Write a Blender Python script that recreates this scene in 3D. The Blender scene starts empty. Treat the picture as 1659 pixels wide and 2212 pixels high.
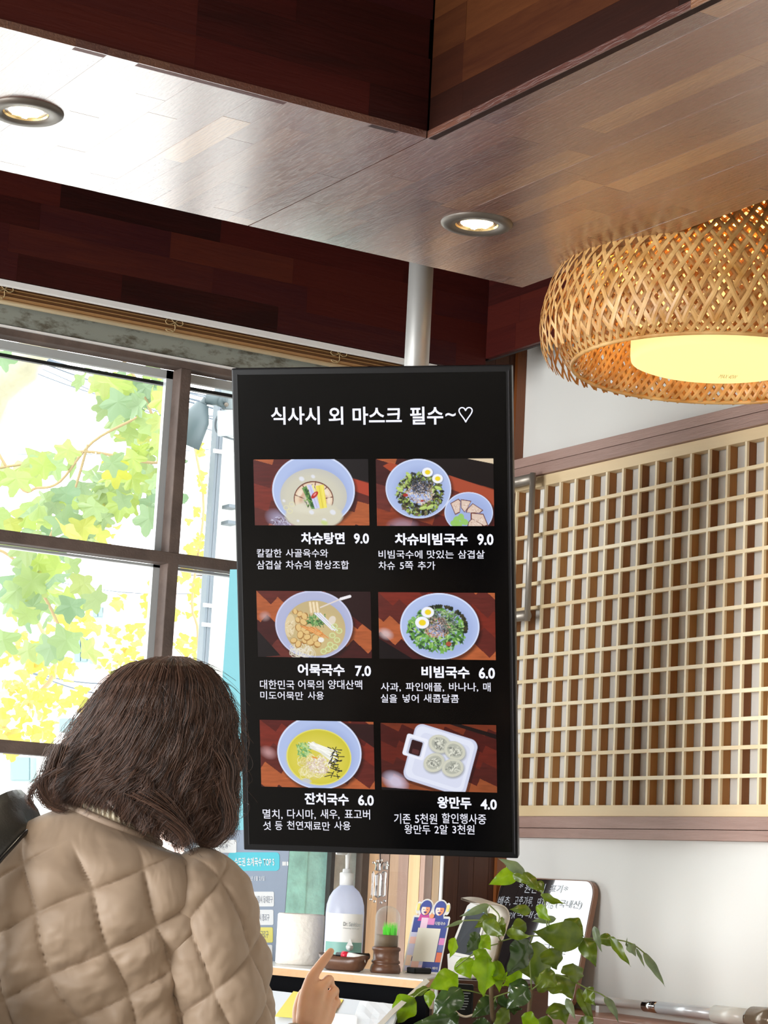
import bpy, bmesh, math, random
import numpy as np
from mathutils import Vector, Matrix, noise as mnoise

random.seed(7); np.random.seed(7)
SC = bpy.context.scene
COL = SC.collection

# ------------------------------------------------------------------ camera
IW, IH, FPX = 1659, 2212, 4635.3
YAW, PITCH, ROLL = [math.radians(a) for a in (58.963, 9.7257, 2.948)]
CF = Vector((math.cos(YAW)*math.cos(PITCH), math.sin(YAW)*math.cos(PITCH), math.sin(PITCH)))
_r = Vector((math.sin(YAW), -math.cos(YAW), 0)); _u = _r.cross(CF)
CR = _r*math.cos(ROLL) + _u*math.sin(ROLL)
CU = _u*math.cos(ROLL) - _r*math.sin(ROLL)
CP = Vector((0, 0, 1.33))
cam = bpy.data.cameras.new('camera'); camo = bpy.data.objects.new('camera', cam); COL.objects.link(camo)
m = Matrix((CR, CU, -CF)).transposed().to_4x4(); m.translation = CP
camo.matrix_world = m
cam.sensor_fit = 'VERTICAL'; cam.sensor_height = 24; cam.lens = 24*FPX/IH
cam.clip_start = .05; cam.clip_end = 300
SC.camera = camo

# ------------------------------------------------------------------ view, sky, lights
SC.view_settings.view_transform = 'Standard'; SC.view_settings.look = 'None'
SC.view_settings.exposure = 0.0; SC.view_settings.gamma = 1; SC.view_settings.use_curve_mapping = False
world = bpy.data.worlds.new('sky'); SC.world = world; world.use_nodes = True
bg = world.node_tree.nodes['Background']
bg.inputs[0].default_value = (.96, .985, 1, 1); bg.inputs[1].default_value = 6.0

def area(name, loc, size, energy, color, aim=None, size_y=None):
    l = bpy.data.lights.new(name, 'AREA'); l.energy = energy; l.color = color
    l.size = size
    if size_y: l.shape = 'RECTANGLE'; l.size_y = size_y
    o = bpy.data.objects.new(name, l); COL.objects.link(o); o.location = loc
    if aim is not None:
        o.rotation_euler = (Vector(aim)-Vector(loc)).to_track_quat('-Z', 'Y').to_euler()
    return o
# unseen area lights added behind the camera to fill the room
area('room_fill', (-.6, -1.2, 2.85), 1.4, 70, (1, .93, .84), (-.6, -1.2, 0))
area('room_fill', (1.6, -.9, 2.85), 1.4, 50, (1, .93, .84), (1.6, -.9, 0))
# area light added before the solid left wall to brighten the lattice wall
area('side_fill', (-2.85, 2.7, 1.5), 2.6, 300, (.95, .98, 1), (3, 2.9, 1.4), 2.2)

# ------------------------------------------------------------------ pixel rays to points in the room
def ray(x, y): return CF + CR*((x-829.5)/FPX) - CU*((y-1106)/FPX)
def at(x, y, d): return CP + ray(x, y)*d
def onX(x, y, X): r = ray(x, y); return CP + r*(X/r.x)
def onY(x, y, Y): r = ray(x, y); return CP + r*(Y/r.y)
def onZ(x, y, Z): r = ray(x, y); return CP + r*((Z-CP.z)/r.z)
def onP(x, y, P, n): r = ray(x, y); return CP + r*((P-CP).dot(n)/r.dot(n))
def depth(P): return (P-CP).dot(CF)

# ------------------------------------------------------------------ materials
def s2l(c): return tuple((v/255/12.92 if v/255 <= .04045 else ((v/255+.055)/1.055)**2.4) for v in c)
class NT:
    def __init__(s, name):
        s.m = bpy.data.materials.new(name); s.m.use_nodes = True
        s.t = s.m.node_tree; s.n = s.t.nodes; s.b = s.n['Principled BSDF']; s.out = s.n['Material Output']
    def add(s, typ, **kw):
        n = s.n.new(typ)
        for k, v in kw.items():
            if k.startswith('i_'):
                key = k[2:]; key = int(key) if key.isdigit() else key.replace('_', ' ')
                n.inputs[key].default_value = v
            else: setattr(n, k, v)
        return n
    def link(s, a, b): s.t.links.new(a, b)
def mat(name, col, rough=.5, metal=0, spec=.5, emit=None, es=1, coat=0, bump=0, bscale=200, var=0, vscale=8, trans=0, ior=1.5, subs=0):
    k = NT(name); b = k.b
    b.inputs['Base Color'].default_value = (*col, 1); b.inputs['Roughness'].default_value = rough
    b.inputs['Metallic'].default_value = metal; b.inputs['Specular IOR Level'].default_value = spec
    b.inputs['Coat Weight'].default_value = coat; b.inputs['Transmission Weight'].default_value = trans
    b.inputs['IOR'].default_value = ior; b.inputs['Subsurface Weight'].default_value = subs
    if emit: b.inputs['Emission Color'].default_value = (*emit, 1); b.inputs['Emission Strength'].default_value = es
    if var or bump:
        tc = k.add('ShaderNodeTexCoord')
    if var:
        nz = k.add('ShaderNodeTexNoise', i_Scale=vscale, i_Detail=6.0, i_Roughness=.6); k.link(tc.outputs['Object'], nz.inputs['Vector'])
        mr = k.add('ShaderNodeMapRange'); mr.inputs[1].default_value = .3; mr.inputs[2].default_value = .7
        mr.inputs[3].default_value = 1-var; mr.inputs[4].default_value = 1+var*.6
        k.link(nz.outputs[0], mr.inputs[0])
        mx = k.add('ShaderNodeVectorMath', operation='SCALE'); mx.inputs[0].default_value = col
        k.link(mr.outputs[0], mx.inputs['Scale']); k.link(mx.outputs[0], b.inputs['Base Color'])
    if bump:
        nb = k.add('ShaderNodeTexNoise', i_Scale=bscale, i_Detail=4.0); k.link(tc.outputs['Object'], nb.inputs['Vector'])
        bp = k.add('ShaderNodeBump', i_Strength=bump, i_Distance=.01); k.link(nb.outputs[0], bp.inputs['Height']); k.link(bp.outputs[0], b.inputs['Normal'])
    return k.m
def wood(name, cols, rough=.3, axis=0, scale=(2, 30, 30), bump=.1, rnd=True, grain=.35, pore=True, coat=0, spec=.5):
    """stretched-noise wood; colour varies by object so that every stave differs"""
    k = NT(name); tc = k.add('ShaderNodeTexCoord'); oi = k.add('ShaderNodeObjectInfo')
    off = k.add('ShaderNodeVectorMath', operation='SCALE'); off.inputs[0].default_value = (37., 53., 91.)
    k.link(oi.outputs['Random'], off.inputs['Scale'])
    ad = k.add('ShaderNodeVectorMath', operation='ADD'); k.link(tc.outputs['Object'], ad.inputs[0]); k.link(off.outputs[0], ad.inputs[1])
    sc = list(scale)
    if axis == 1: sc = [scale[1], scale[0], scale[2]]
    if axis == 2: sc = [scale[1], scale[2], scale[0]]
    mp = k.add('ShaderNodeMapping'); mp.inputs['Scale'].default_value = sc; k.link(ad.outputs[0], mp.inputs[0])
    nz = k.add('ShaderNodeTexNoise', i_Scale=1.0, i_Detail=8.0, i_Roughness=.65, i_Distortion=.6); k.link(mp.outputs[0], nz.inputs['Vector'])
    rp = k.add('ShaderNodeValToRGB'); el = rp.color_ramp.elements
    n = len(cols)
    el[0].position = 0; el[0].color = (*cols[0], 1); el[1].position = 1; el[1].color = (*cols[-1], 1)
    for i in range(1, n-1):
        e = el.new(i/(n-1)); e.color = (*cols[i], 1)
    mt = k.add('ShaderNodeMath', operation='MULTIPLY_ADD'); mt.inputs[1].default_value = grain*2; mt.inputs[2].default_value = -grain
    k.link(nz.outputs[0], mt.inputs[0])
    a2 = k.add('ShaderNodeMath', operation='ADD'); k.link(mt.outputs[0], a2.inputs[0])
    if rnd: k.link(oi.outputs['Random'], a2.inputs[1])
    else: a2.inputs[1].default_value = .5
    k.link(a2.outputs[0], rp.inputs[0]); k.link(rp.outputs[0], k.b.inputs['Base Color'])
    k.b.inputs['Roughness'].default_value = rough; k.b.inputs['Coat Weight'].default_value = coat
    k.b.inputs['Specular IOR Level'].default_value = spec
    if bump:
        mp2 = k.add('ShaderNodeMapping'); mp2.inputs['Scale'].default_value = [v*6 for v in sc]; k.link(ad.outputs[0], mp2.inputs[0])
        n2 = k.add('ShaderNodeTexNoise', i_Scale=1.0, i_Detail=3.0); k.link(mp2.outputs[0], n2.inputs['Vector'])
        r2 = k.add('ShaderNodeMapRange'); r2.inputs[1].default_value = .42; r2.inputs[2].default_value = .55; k.link(n2.outputs[0], r2.inputs[0])
        bp = k.add('ShaderNodeBump', i_Strength=bump, i_Distance=.002); k.link(r2.outputs[0], bp.inputs['Height']); k.link(bp.outputs[0], k.b.inputs['Normal'])
    return k.m
def leafmat(name, cols, trans=.5, rough=.35):
    k = NT(name); oi = k.add('ShaderNodeObjectInfo'); rp = k.add('ShaderNodeValToRGB')
    el = rp.color_ramp.elements; el[0].color = (*cols[0], 1); el[1].color = (*cols[-1], 1)
    for i in range(1, len(cols)-1): el.new(i/(len(cols)-1)).color = (*cols[i], 1)
    k.link(oi.outputs['Random'], rp.inputs[0]); k.link(rp.outputs[0], k.b.inputs['Base Color'])
    k.b.inputs['Roughness'].default_value = rough
    tr = k.add('ShaderNodeBsdfTranslucent'); k.link(rp.outputs[0], tr.inputs[0])
    mx = k.add('ShaderNodeMixShader'); mx.inputs[0].default_value = trans
    k.link(k.b.outputs[0], mx.inputs[1]); k.link(tr.outputs[0], mx.inputs[2]); k.link(mx.outputs[0], k.out.inputs[0])
    return k.m
def glassmat(name, tint=(1, 1, 1), refl=.08, rough=0.0):
    k = NT(name); tr = k.add('ShaderNodeBsdfTransparent'); tr.inputs[0].default_value = (*tint, 1)
    gl = k.add('ShaderNodeBsdfGlossy'); gl.inputs['Roughness'].default_value = rough
    fr = k.add('ShaderNodeFresnel', i_IOR=1.45); mx = k.add('ShaderNodeMixShader')
    k.link(fr.outputs[0], mx.inputs[0]); k.link(tr.outputs[0], mx.inputs[1]); k.link(gl.outputs[0], mx.inputs[2]); k.link(mx.outputs[0], k.out.inputs[0])
    return k.m

def domeglass():
    k = NT('dome glass'); tr = k.add('ShaderNodeBsdfTransparent'); tr.inputs[0].default_value = (.95, .96, .95, 1)
    lw = k.add('ShaderNodeLayerWeight', i_Blend=.25); rp = k.add('ShaderNodeMath', operation='MULTIPLY'); rp.inputs[1].default_value = .45; k.link(lw.outputs['Facing'], rp.inputs[0])
    k.b.inputs['Base Color'].default_value = (.8, .82, .8, 1); k.b.inputs['Roughness'].default_value = .05; mx = k.add('ShaderNodeMixShader'); k.link(rp.outputs[0], mx.inputs[0]); k.link(tr.outputs[0], mx.inputs[1]); k.link(k.b.outputs[0], mx.inputs[2]); k.link(mx.outputs[0], k.out.inputs[0])
    return k.m

# ------------------------------------------------------------------ mesh helpers
WL = {}                                      # world location of every Empty
def inv(o, parent):
    o.parent = parent
    o.matrix_parent_inverse = Matrix.Translation(-WL.get(parent.name, Vector()))
def link(o, m=None, parent=None):
    COL.objects.link(o)
    if m is not None and not o.data.materials: o.data.materials.append(m)
    if parent is not None: inv(o, parent)
    return o
def mesh(name, vs, fs, m=None, parent=None, smooth=False):
    me = bpy.data.meshes.new(name); me.from_pydata([tuple(v) for v in vs], [], [tuple(f) for f in fs]); me.update()
    if smooth: me.polygons.foreach_set('use_smooth', [True]*len(me.polygons))
    return link(bpy.data.objects.new(name, me), m, parent)
def tag(o, label=None, cat=None, group=None, kind=None):
    if label: o['label'] = label
    if cat: o['category'] = cat
    if group: o['group'] = group
    if kind: o['kind'] = kind
    return o
def thing(name, label, cat, loc, group=None):
    o = bpy.data.objects.new(name, None); COL.objects.link(o); o.location = loc; o.empty_display_size = .05
    WL[o.name] = Vector(loc); return tag(o, label, cat, group)
BOXF = [(0, 3, 2, 1), (4, 5, 6, 7), (0, 1, 5, 4), (1, 2, 6, 5), (2, 3, 7, 6), (3, 0, 4, 7)]
def hexa(name, p, m, parent=None, bev=0):
    """eight corners: bottom ring then top ring"""
    o = mesh(name, p, BOXF, m, parent)
    if bev: bevel(o, bev)
    return o
def bevel(o, w, seg=2):
    b = bmesh.new(); b.from_mesh(o.data); bmesh.ops.recalc_face_normals(b, faces=b.faces)
    bmesh.ops.bevel(b, geom=b.edges[:], offset=w, segments=seg, affect='EDGES', profile=.6); b.to_mesh(o.data); b.free()
def box(name, lo, hi, m, parent=None, bev=0):
    (a, b, c), (d, e, f) = lo, hi
    a, d = min(a, d), max(a, d); b, e = min(b, e), max(b, e); c, f = min(c, f), max(c, f)
    return hexa(name, [(a, b, c), (d, b, c), (d, e, c), (a, e, c), (a, b, f), (d, b, f), (d, e, f), (a, e, f)], m, parent, bev)
def obox(name, P, ux, uy, uz, m, parent=None, bev=0):
    """box centred on P, half-axis vectors"""
    c = [P-ux-uy-uz, P+ux-uy-uz, P+ux+uy-uz, P-ux+uy-uz, P-ux-uy+uz, P+ux-uy+uz, P+ux+uy+uz, P-ux+uy+uz]
    return hexa(name, c, m, parent, bev)
def tube(name, pts, r, m, parent=None, n=8, smooth=True, flat=1.0):
    pts = [Vector(p) for p in pts]; rs = r if isinstance(r, (list, tuple)) else [r]*len(pts)
    vs, fs = [], []; prev = None
    for i, p in enumerate(pts):
        t = (pts[min(i+1, len(pts)-1)] - pts[max(i-1, 0)]).normalized()
        a = prev if prev is not None else (Vector((0, 0, 1)) if abs(t.z) < .9 else Vector((1, 0, 0)))
        a = (a - t*a.dot(t)).normalized(); prev = a; b = t.cross(a)
        for k in range(n):
            q = 2*math.pi*k/n; vs.append(p + a*(math.cos(q)*rs[i]) + b*(math.sin(q)*rs[i]*flat))
    for i in range(len(pts)-1):
        for k in range(n): fs.append((i*n+k, i*n+(k+1) % n, (i+1)*n+(k+1) % n, (i+1)*n+k))
    fs.append(tuple(range(n))[::-1]); fs.append(tuple((len(pts)-1)*n+k for k in range(n)))
    return mesh(name, vs, fs, m, parent, smooth)
def lathe(name, prof, c, m, parent=None, n=40, smooth=True, axis=None, sx=1.0, cap=True):
    c = Vector(c); ax = Vector(axis).normalized() if axis else Vector((0, 0, 1))
    a = Vector((1, 0, 0)) if abs(ax.x) < .9 else Vector((0, 1, 0)); a = (a-ax*a.dot(ax)).normalized(); b = ax.cross(a)
    vs, fs = [], []
    for (r, h) in prof:
        for k in range(n):
            q = 2*math.pi*k/n; vs.append(c + ax*h + a*(math.cos(q)*r*sx) + b*(math.sin(q)*r))
    for i in range(len(prof)-1):
        for k in range(n): fs.append((i*n+k, i*n+(k+1) % n, (i+1)*n+(k+1) % n, (i+1)*n+k))
    if cap:
        if prof[0][0] > 1e-5: fs.append(tuple(range(n))[::-1])
        if prof[-1][0] > 1e-5: fs.append(tuple((len(prof)-1)*n+k for k in range(n)))
    return mesh(name, vs, fs, m, parent, smooth)
def smooth_path(pts, k=8):
    P = [Vector(p) for p in pts]; P = [P[0]*2-P[1]] + P + [P[-1]*2-P[-2]]; out = []
    for i in range(1, len(P)-2):
        for j in range(k):
            t = j/k; a, b, c, d = P[i-1:i+3]
            out.append(.5*((2*b) + (c-a)*t + (2*a-5*b+4*c-d)*t*t + (3*b-a-3*c+d)*t**3))
    out.append(P[-2]); return out
def poly(name, pts, n, th, m, parent=None):
    """thin prism from an outline"""
    k = len(pts); n = Vector(n)*th
    vs = [Vector(p) for p in pts] + [Vector(p)-n for p in pts]
    fs = [tuple(range(k)), tuple(range(2*k-1, k-1, -1))] + [(i, i+k, (i+1) % k+k, (i+1) % k) for i in range(k)]
    return mesh(name, vs, fs, m, parent)
# lettering: queued, turned into flat meshes at the end
TXT = []
def text(name, body, P, ux, uy, n, u0, u1, v0, v1, m, parent, bold=0.0, lift=.0004, shear=0, keep=False):
    TXT.append((name, body, P, ux, uy, n, u0, u1, v0, v1, m, parent, bold, lift, shear, keep))
def flush_text():
    tmp = []
    for t in TXT:
        c = bpy.data.curves.new('t', 'FONT'); c.body = t[1]; c.size = 1; c.offset = t[12]; c.resolution_u = 3; c.shear = t[14]
        o = bpy.data.objects.new('t', c); COL.objects.link(o); tmp.append(o)
    dg = bpy.context.evaluated_depsgraph_get(); dg.update()
    for t, o in zip(TXT, tmp):
        name, body, P, ux, uy, n, u0, u1, v0, v1, m, parent, bold, lift, shear, keep = t
        me = bpy.data.meshes.new_from_object(o.evaluated_get(dg)); N = len(me.vertices)
        co = np.zeros(N*3); me.vertices.foreach_get('co', co); co = co.reshape(-1, 3)
        if N == 0: continue
        mn, mx = co.min(0), co.max(0); s = (mx-mn); s[s < 1e-6] = 1
        uu = u0 + (co[:, 0]-mn[0])/s[0]*(u1-u0); vv = v0 + (co[:, 1]-mn[1])/s[1]*(v1-v0)
        W = np.array(P) + uu[:, None]*np.array(ux) + vv[:, None]*np.array(uy) + lift*np.array(n)
        me.vertices.foreach_set('co', W.ravel()); me.update(); me.materials.clear(); me.materials.append(m); me.name = name
        link(bpy.data.objects.new(name, me), None, parent)
    for o in tmp:
        c = o.data; bpy.data.objects.remove(o); bpy.data.curves.remove(c)

# ------------------------------------------------------------------ shared materials
STAVE = [s2l((92, 52, 42)), s2l((104, 60, 46)), s2l((112, 66, 50)), s2l((116, 72, 54)), s2l((108, 68, 54)), s2l((122, 78, 56)), s2l((134, 90, 62)), s2l((160, 116, 78))]
M_soff = wood('mahogany stave gloss', STAVE, rough=.36, bump=.5, scale=(4, 40, 40), grain=.2, spec=.6, coat=1)
M_soff.node_tree.nodes['Principled BSDF'].inputs['Coat IOR'].default_value = 2.8
M_soff.node_tree.nodes['Principled BSDF'].inputs['Coat Roughness'].default_value = .24
M_inner = wood('mahogany stave shaded', [s2l((24, 12, 9)), s2l((42, 18, 11)), s2l((58, 27, 14)), s2l((92, 52, 26))], rough=.55, bump=.06, scale=(4, 40, 40), grain=.2, spec=.12)  # coffer shade put into these stave colours, darker than the soffit's
M_fasc = wood('mahogany stave dark', [s2l((40, 14, 12)), s2l((70, 22, 18)), s2l((78, 28, 20)), s2l((60, 22, 24)), s2l((86, 36, 24))], rough=.45, bump=.1, scale=(3, 30, 30), grain=.2, spec=.25)
M_dark = mat('dark board core', s2l((34, 16, 12)), .7)
M_white = mat('white painted wall', s2l((236, 234, 228)), .6, bump=.03, bscale=60, spec=.3)
M_ceil = mat('dark ceiling', s2l((60, 44, 38)), .9)
M_frame = mat('weathered brown window timber', s2l((104, 88, 80)), .7, var=.35, vscale=14, bump=.1)
M_alu = mat('grey aluminium sash', s2l((200, 205, 206)), .45, metal=.3)
M_black = mat('black rubber gasket', s2l((22, 22, 24)), .6)
M_pane = glassmat('window glass', (.97, .99, .98))
M_pale = wood('pale cypress wood', [s2l((232, 205, 160)), s2l((243, 222, 180)), s2l((250, 232, 196))], rough=.5, bump=.03, scale=(2, 40, 40), axis=1, grain=.4)
M_palev = wood('pale cypress upright', [s2l((232, 208, 165)), s2l((246, 226, 188)), s2l((250, 234, 200))], rough=.5, bump=.03, scale=(2, 40, 40), axis=2, grain=.4)
M_brownv = wood('walnut upright', [s2l((124, 74, 28)), s2l((158, 104, 48)), s2l((176, 124, 64))], rough=.6, bump=.05, scale=(3, 60, 60), axis=2, grain=.4)
M_rail = wood('weathered rosy brown rail', [s2l((128, 96, 86)), s2l((160, 128, 116)), s2l((178, 146, 134))], rough=.6, bump=.25, scale=(4, 60, 60), axis=1, grain=.6)
M_col = wood('dark post timber', [s2l((36, 18, 12)), s2l((64, 34, 22)), s2l((84, 48, 28))], rough=.5, bump=.1, scale=(3, 40, 40), axis=2, grain=.5)

# ================================================================== STRUCTURE
K = .92                                           # soffit set a little nearer than the television pole
HS = 1.33 + 1.24637*K
Y2, Y1, X1, X2 = 3.617*K, 2.97*K, 1.835*K, 2.488*K
YA, YF = 4.45, 4.32                               # window wall, wooden fascia before it
XB = onY(1125, 755, YA).x                         # lattice wall
XF = onY(1049, 777, YF).x                         # fascia before it
ZC = 2.95
def struct(o): o['kind'] = 'structure'; return o

struct(box('floor', (-3, -4, -.1), (XB, YA, 0), mat('grey floor tile', s2l((150, 140, 128)), .4)))
struct(box('ceiling', (-3, -4, ZC), (XB, YA, ZC+.1), M_ceil))
struct(box('wall_back', (-3.1, -4.1, 0), (XB+.1, -4, ZC), M_white))
struct(box('wall_left', (-3.1, -4, 0), (-3, YA, ZC), M_white))
wr = struct(box('wall_right', (XB, -4, 0), (XB+.1, YA+.12, ZC), M_white))
def zA(x, y): return onY(x, y, YA).z
zTop = zA(0, 706)
SILL = 1.0
M_plaster = None
k = NT('weathered grey green plaster'); tc = k.add('ShaderNodeTexCoord')
n1 = k.add('ShaderNodeTexNoise', i_Scale=16.0, i_Detail=9.0, i_Roughness=.7); mp = k.add('ShaderNodeMapping'); mp.inputs['Scale'].default_value = (1, 1, 2.2)
k.link(tc.outputs['Object'], mp.inputs[0]); k.link(mp.outputs[0], n1.inputs['Vector'])
rp = k.add('ShaderNodeValToRGB'); e = rp.color_ramp.elements; e[0].position = .36; e[0].color = (*s2l((96, 90, 76)), 1); e[1].position = .5; e[1].color = (*s2l((150, 154, 144)), 1)
k.link(n1.outputs[0], rp.inputs[0]); k.link(rp.outputs[0], k.b.inputs[0]); k.b.inputs['Roughness'].default_value = .9
M_plaster = k.m
XW1 = onY(950, 1870, YA).x                        # right end of glazing
struct(box('wall_window', (-3, YA, 0), (XB, YA+.12, SILL), M_white))
struct(box('trim_1', (-3, YA+.0, zTop+.008), (XW1+.02, YA+.1, ZC), M_plaster))                     # lintel
struct(box('wall_front', (-3, YA, SILL), (-2.6, YA+.12, zTop+.01), M_white))

# --- timber post between window and lattice wall
post = struct(box('trim_2', (XW1, YA-.005, 0), (XB, YA+.12, ZC), M_dark))
xs = np.linspace(XW1, XB, 5)
for i in range(4):
    box('plank', (xs[i]+.0006, YA-.017, .0), (xs[i+1]-.0006, YA-.005, ZC), M_col, post)
cornerstrip = box('plank', (XB-.028, YA-.03, 0), (XB-.001, YA-.018, ZC), wood('orange corner bead', [s2l((120, 66, 30)), s2l((170, 110, 52))], axis=2), post)

# --- boards made of glued staves
SM = {}
def staves(parent, O, du, dv, n, Lu, Lv, w, lens, m, th=.012, gap=.0002, rng=random):
    O, du, dv, n = Vector(O), Vector(du), Vector(dv), Vector(n); rows = max(1, round(Lv/w)); w = Lv/rows
    for r in range(rows):
        u = -rng.uniform(0, lens[-1])
        while u < Lu-.001:
            L = rng.choice(lens); a, b = max(0, u), min(Lu, u+L); u += L
            if b-a < .004: continue
            key = (round(b-a, 3), round(w, 4), th)
            if key not in SM:
                me = bpy.data.meshes.new('stave'); l = key[0]-gap
                me.from_pydata([(0, 0, -th), (l, 0, -th), (l, w-gap, -th), (0, w-gap, -th), (0, 0, 0), (l, 0, 0), (l, w-gap, 0), (0, w-gap, 0)], [], BOXF)
                me.materials.append(m); SM[key] = me
            me = SM[key]
            if me.materials[0] is not m:
                key = key+(m.name,)
                if key not in SM: me = me.copy(); me.materials.clear(); me.materials.append(m); SM[key] = me
                me = SM[key]
            o = bpy.data.objects.new('stave', me)
            M = Matrix((du, dv, n)).transposed().to_4x4(); M.translation = O + du*a + dv*(r*w) + n*(rng.uniform(-.0002, .0002)+th)
            o.matrix_world = M; link(o, None, parent)
LENS = [.24, .3, .37, .45, .52]
g = .002
# right-hand run of the soffit (goes through to the window side), left-hand run
soR = struct(box('trim_3', (X1+.02, -1.5, HS+.012), (X2, Y2, HS+.03), M_dark))
staves(soR, (X1, 1.2, HS+.012), (0, 1, 0), (1, 0, 0), (0, 0, -1), Y2-1.2, X2-X1, .05, LENS, M_soff)
soL = struct(box('trim_4', (-2.9, Y1+.02, HS+.012), (X1-.002, Y2, HS+.03), M_dark))
staves(soL, (.35, Y1, HS+.012), (0, 1, 0), (1, 0, 0), (0, 0, -1), Y2-Y1, X1-g-.35, .05, LENS, M_soff)
# upright inner faces of the bulkhead
fi = struct(box('trim_5', (-2.9, Y1+.014, HS+.03), (X1, Y1+.03, ZC), M_dark))
staves(fi, (.3, Y1+.014, HS), (1, 0, 0), (0, 0, 1), (0, -1, 0), X1-.3, .46, .066, LENS, M_fasc)
fr_ = struct(box('trim_6', (X1+.014, -1.5, HS+.03), (X1+.03, Y1, ZC), M_dark))
staves(fr_, (X1+.014, .9, HS), (0, 1, 0), (0, 0, 1), (-1, 0, 0), Y1-.9, .46, .066, LENS, M_inner)
# outer upright faces, unseen from here but part of the bulkhead
struct(box('trim_7', (-2.9, Y2-.02, HS+.03), (X2, Y2, ZC), M_dark))
struct(box('trim_8', (X2-.02, -1.5, HS+.03), (X2, Y2-.02, ZC), M_dark))
# fascia before the window wall, fascia before the lattice wall
ZFA = onY(0, 600, YF).z; ZFB = onX(1130, 750, XF).z
fa = struct(box('trim_9', (-2.9, YF+.012, ZFA), (XF, YF+.022, ZC), M_dark))
staves(fa, (.6, YF+.012, ZFA+.001), (1, 0, 0), (0, 0, 1), (0, -1, 0), XF-.6, ZC-ZFA-.002, .062, [.25, .32, .4, .5], M_fasc)
fb = struct(box('trim_10', (XF+.012, -1.5, ZFB), (XF+.022, YF+.02, ZC), M_dark))
staves(fb, (XF+.012, 1.6, ZFB+.001), (0, 1, 0), (0, 0, 1), (-1, 0, 0), YF-1.6, ZC-ZFB-.002, .062, LENS, M_fasc)
M_edge = mat('white painted edge', s2l((250, 248, 246)), .5)
struct(box('trim_11', (-2.9, YF+.002, ZFA-.013), (XF-.14, YF+.016, ZFA-.001), M_edge))

# ================================================================== WINDOW
xm0, xm1 = onY(392, 800, YA).x, onY(415, 800, YA).x
zt0, zt1 = zA(0, 722), zA(0, 706)
zm0, zm1 = zA(0, 1169), zA(0, 1143)
zb0, zb1 = zA(0, 1625), zA(0, 1597)
win = struct(mesh('window_1', [(-2.6, YA+.062, zt0), (XW1, YA+.062, zt0), (XW1, YA+.062, SILL), (-2.6, YA+.062, SILL)], [(0, 1, 2, 3)], M_pane))
win.data.materials[0] = M_pane
yb = YA+.045
box('head_bar', (-2.6, YA, zt0), (XW1, yb, zt1), M_frame, win, .002)
box('head_bead', (-2.6, YA-.006, zt1), (XW1, YA+.02, zt1+.005), M_edge, win)
xs_m = [xm0]
for dx in (xm0-1.05, xm0-2.1, xm0-3.15):
    xs_m.append(dx)
for xm in xs_m:
    if xm < -2.55: continue
    box('mullion', (xm, YA+.002, SILL), (xm+(xm1-xm0), yb, zt0), M_frame, win, .002)
    box('sash_edge', (xm-.016, YA+.046, SILL), (xm+.012, YA+.061, zt0), M_alu, win)
box('transom', (-2.6, YA+.0, zm0), (XW1, yb-.002, zm1), M_frame, win, .002)
box('transom', (-2.6, YA+.0, zb0), (XW1, yb-.002, zb1), M_frame, win, .002)
box('sash_edge', (-2.6, YA+.046, zt0-.02), (XW1, YA+.061, zt0+.0), M_alu, win)
box('gasket', (-2.6, YA+.063, zt0-.034), (XW1, YA+.075, zt0-.026), M_black, win)
box('sash_edge', (-2.6, YA+.046, zm0-.006), (XW1, YA+.061, zm0), M_alu, win)
box('jamb', (XW1-.003, YA-.018, SILL), (XW1+.0, YA-.006, zt0), M_edge, win)
box('sill_bar', (-2.6, YA, SILL), (XW1, yb, SILL+.03), M_frame, win)

# --- bamboo blind drawn up under the fascia
YBd = YF+.075
def zBd(y): return onY(0, y, YBd).z
zl = [zBd(y) for y in (612, 616.5, 621, 626, 631.5, 637, 643)]
xb1 = onY(870, 788, YBd).x
bl = thing('bamboo_blind', 'bamboo slat blind drawn up tight above the window under the dark fascia', 'blind', (1.2, YBd, zl[0]+.07))
M_bam = [mat('blind bamboo %d' % i, s2l(c), .5) for i, c in enumerate([(150, 104, 60), (96, 56, 34), (176, 132, 84)])]
box('head_rail', (-.4, YBd, zl[0]+.002), (xb1, YBd+.03, zl[0]+.055), M_bam[1], bl)
for i in range(6):
    for j in range(2):
        za, zb_ = zl[i]+(zl[i+1]-zl[i])*j/2, zl[i]+(zl[i+1]-zl[i])*(j+1)/2
        box('slat', (-.4, YBd-.004*((i*2+j) % 3)-.004, zb_+.0006), (xb1-.002*((i+j) % 3), YBd+.03, za-.0004), M_bam[(i*2+j) % 3], bl)
zc0, zc1 = zBd(654), zBd(643)
tube('bottom_rail', [(-.4, YBd+.008, (zc0+zc1)/2), (xb1, YBd+.008, (zc0+zc1)/2)], (zc1-zc0)/2, mat('cream bottom rail', s2l((252, 236, 200)), .45), bl, 14)
M_cord = mat('blind cord', s2l((190, 165, 120)), .7)
for (cx_, cy_) in ((12, 622), (380, 695), (735, 762)):
    c = onY(cx_, cy_, YBd-.012); s = .0011*4.6/4.6
    P = lambda a, b: c + Vector((a*.001, 0, b*.001))
    tube('cord', smooth_path([P(-20, 5), P(-26, -4), P(-18, -9), P(-4, -4), P(6, 4), P(16, 3), P(18, -4), P(8, -8), P(-4, -2), P(-14, 5), P(-20, 5)], 6), .0011, M_cord, bl, 6)
    tube('cord', smooth_path([P(-2, -6), P(-1, -18), P(-6, -25), P(-18, -26), P(-24, -22), P(-16, -21), P(-4, -24)], 6), .0012, M_cord, bl, 6)

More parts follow.
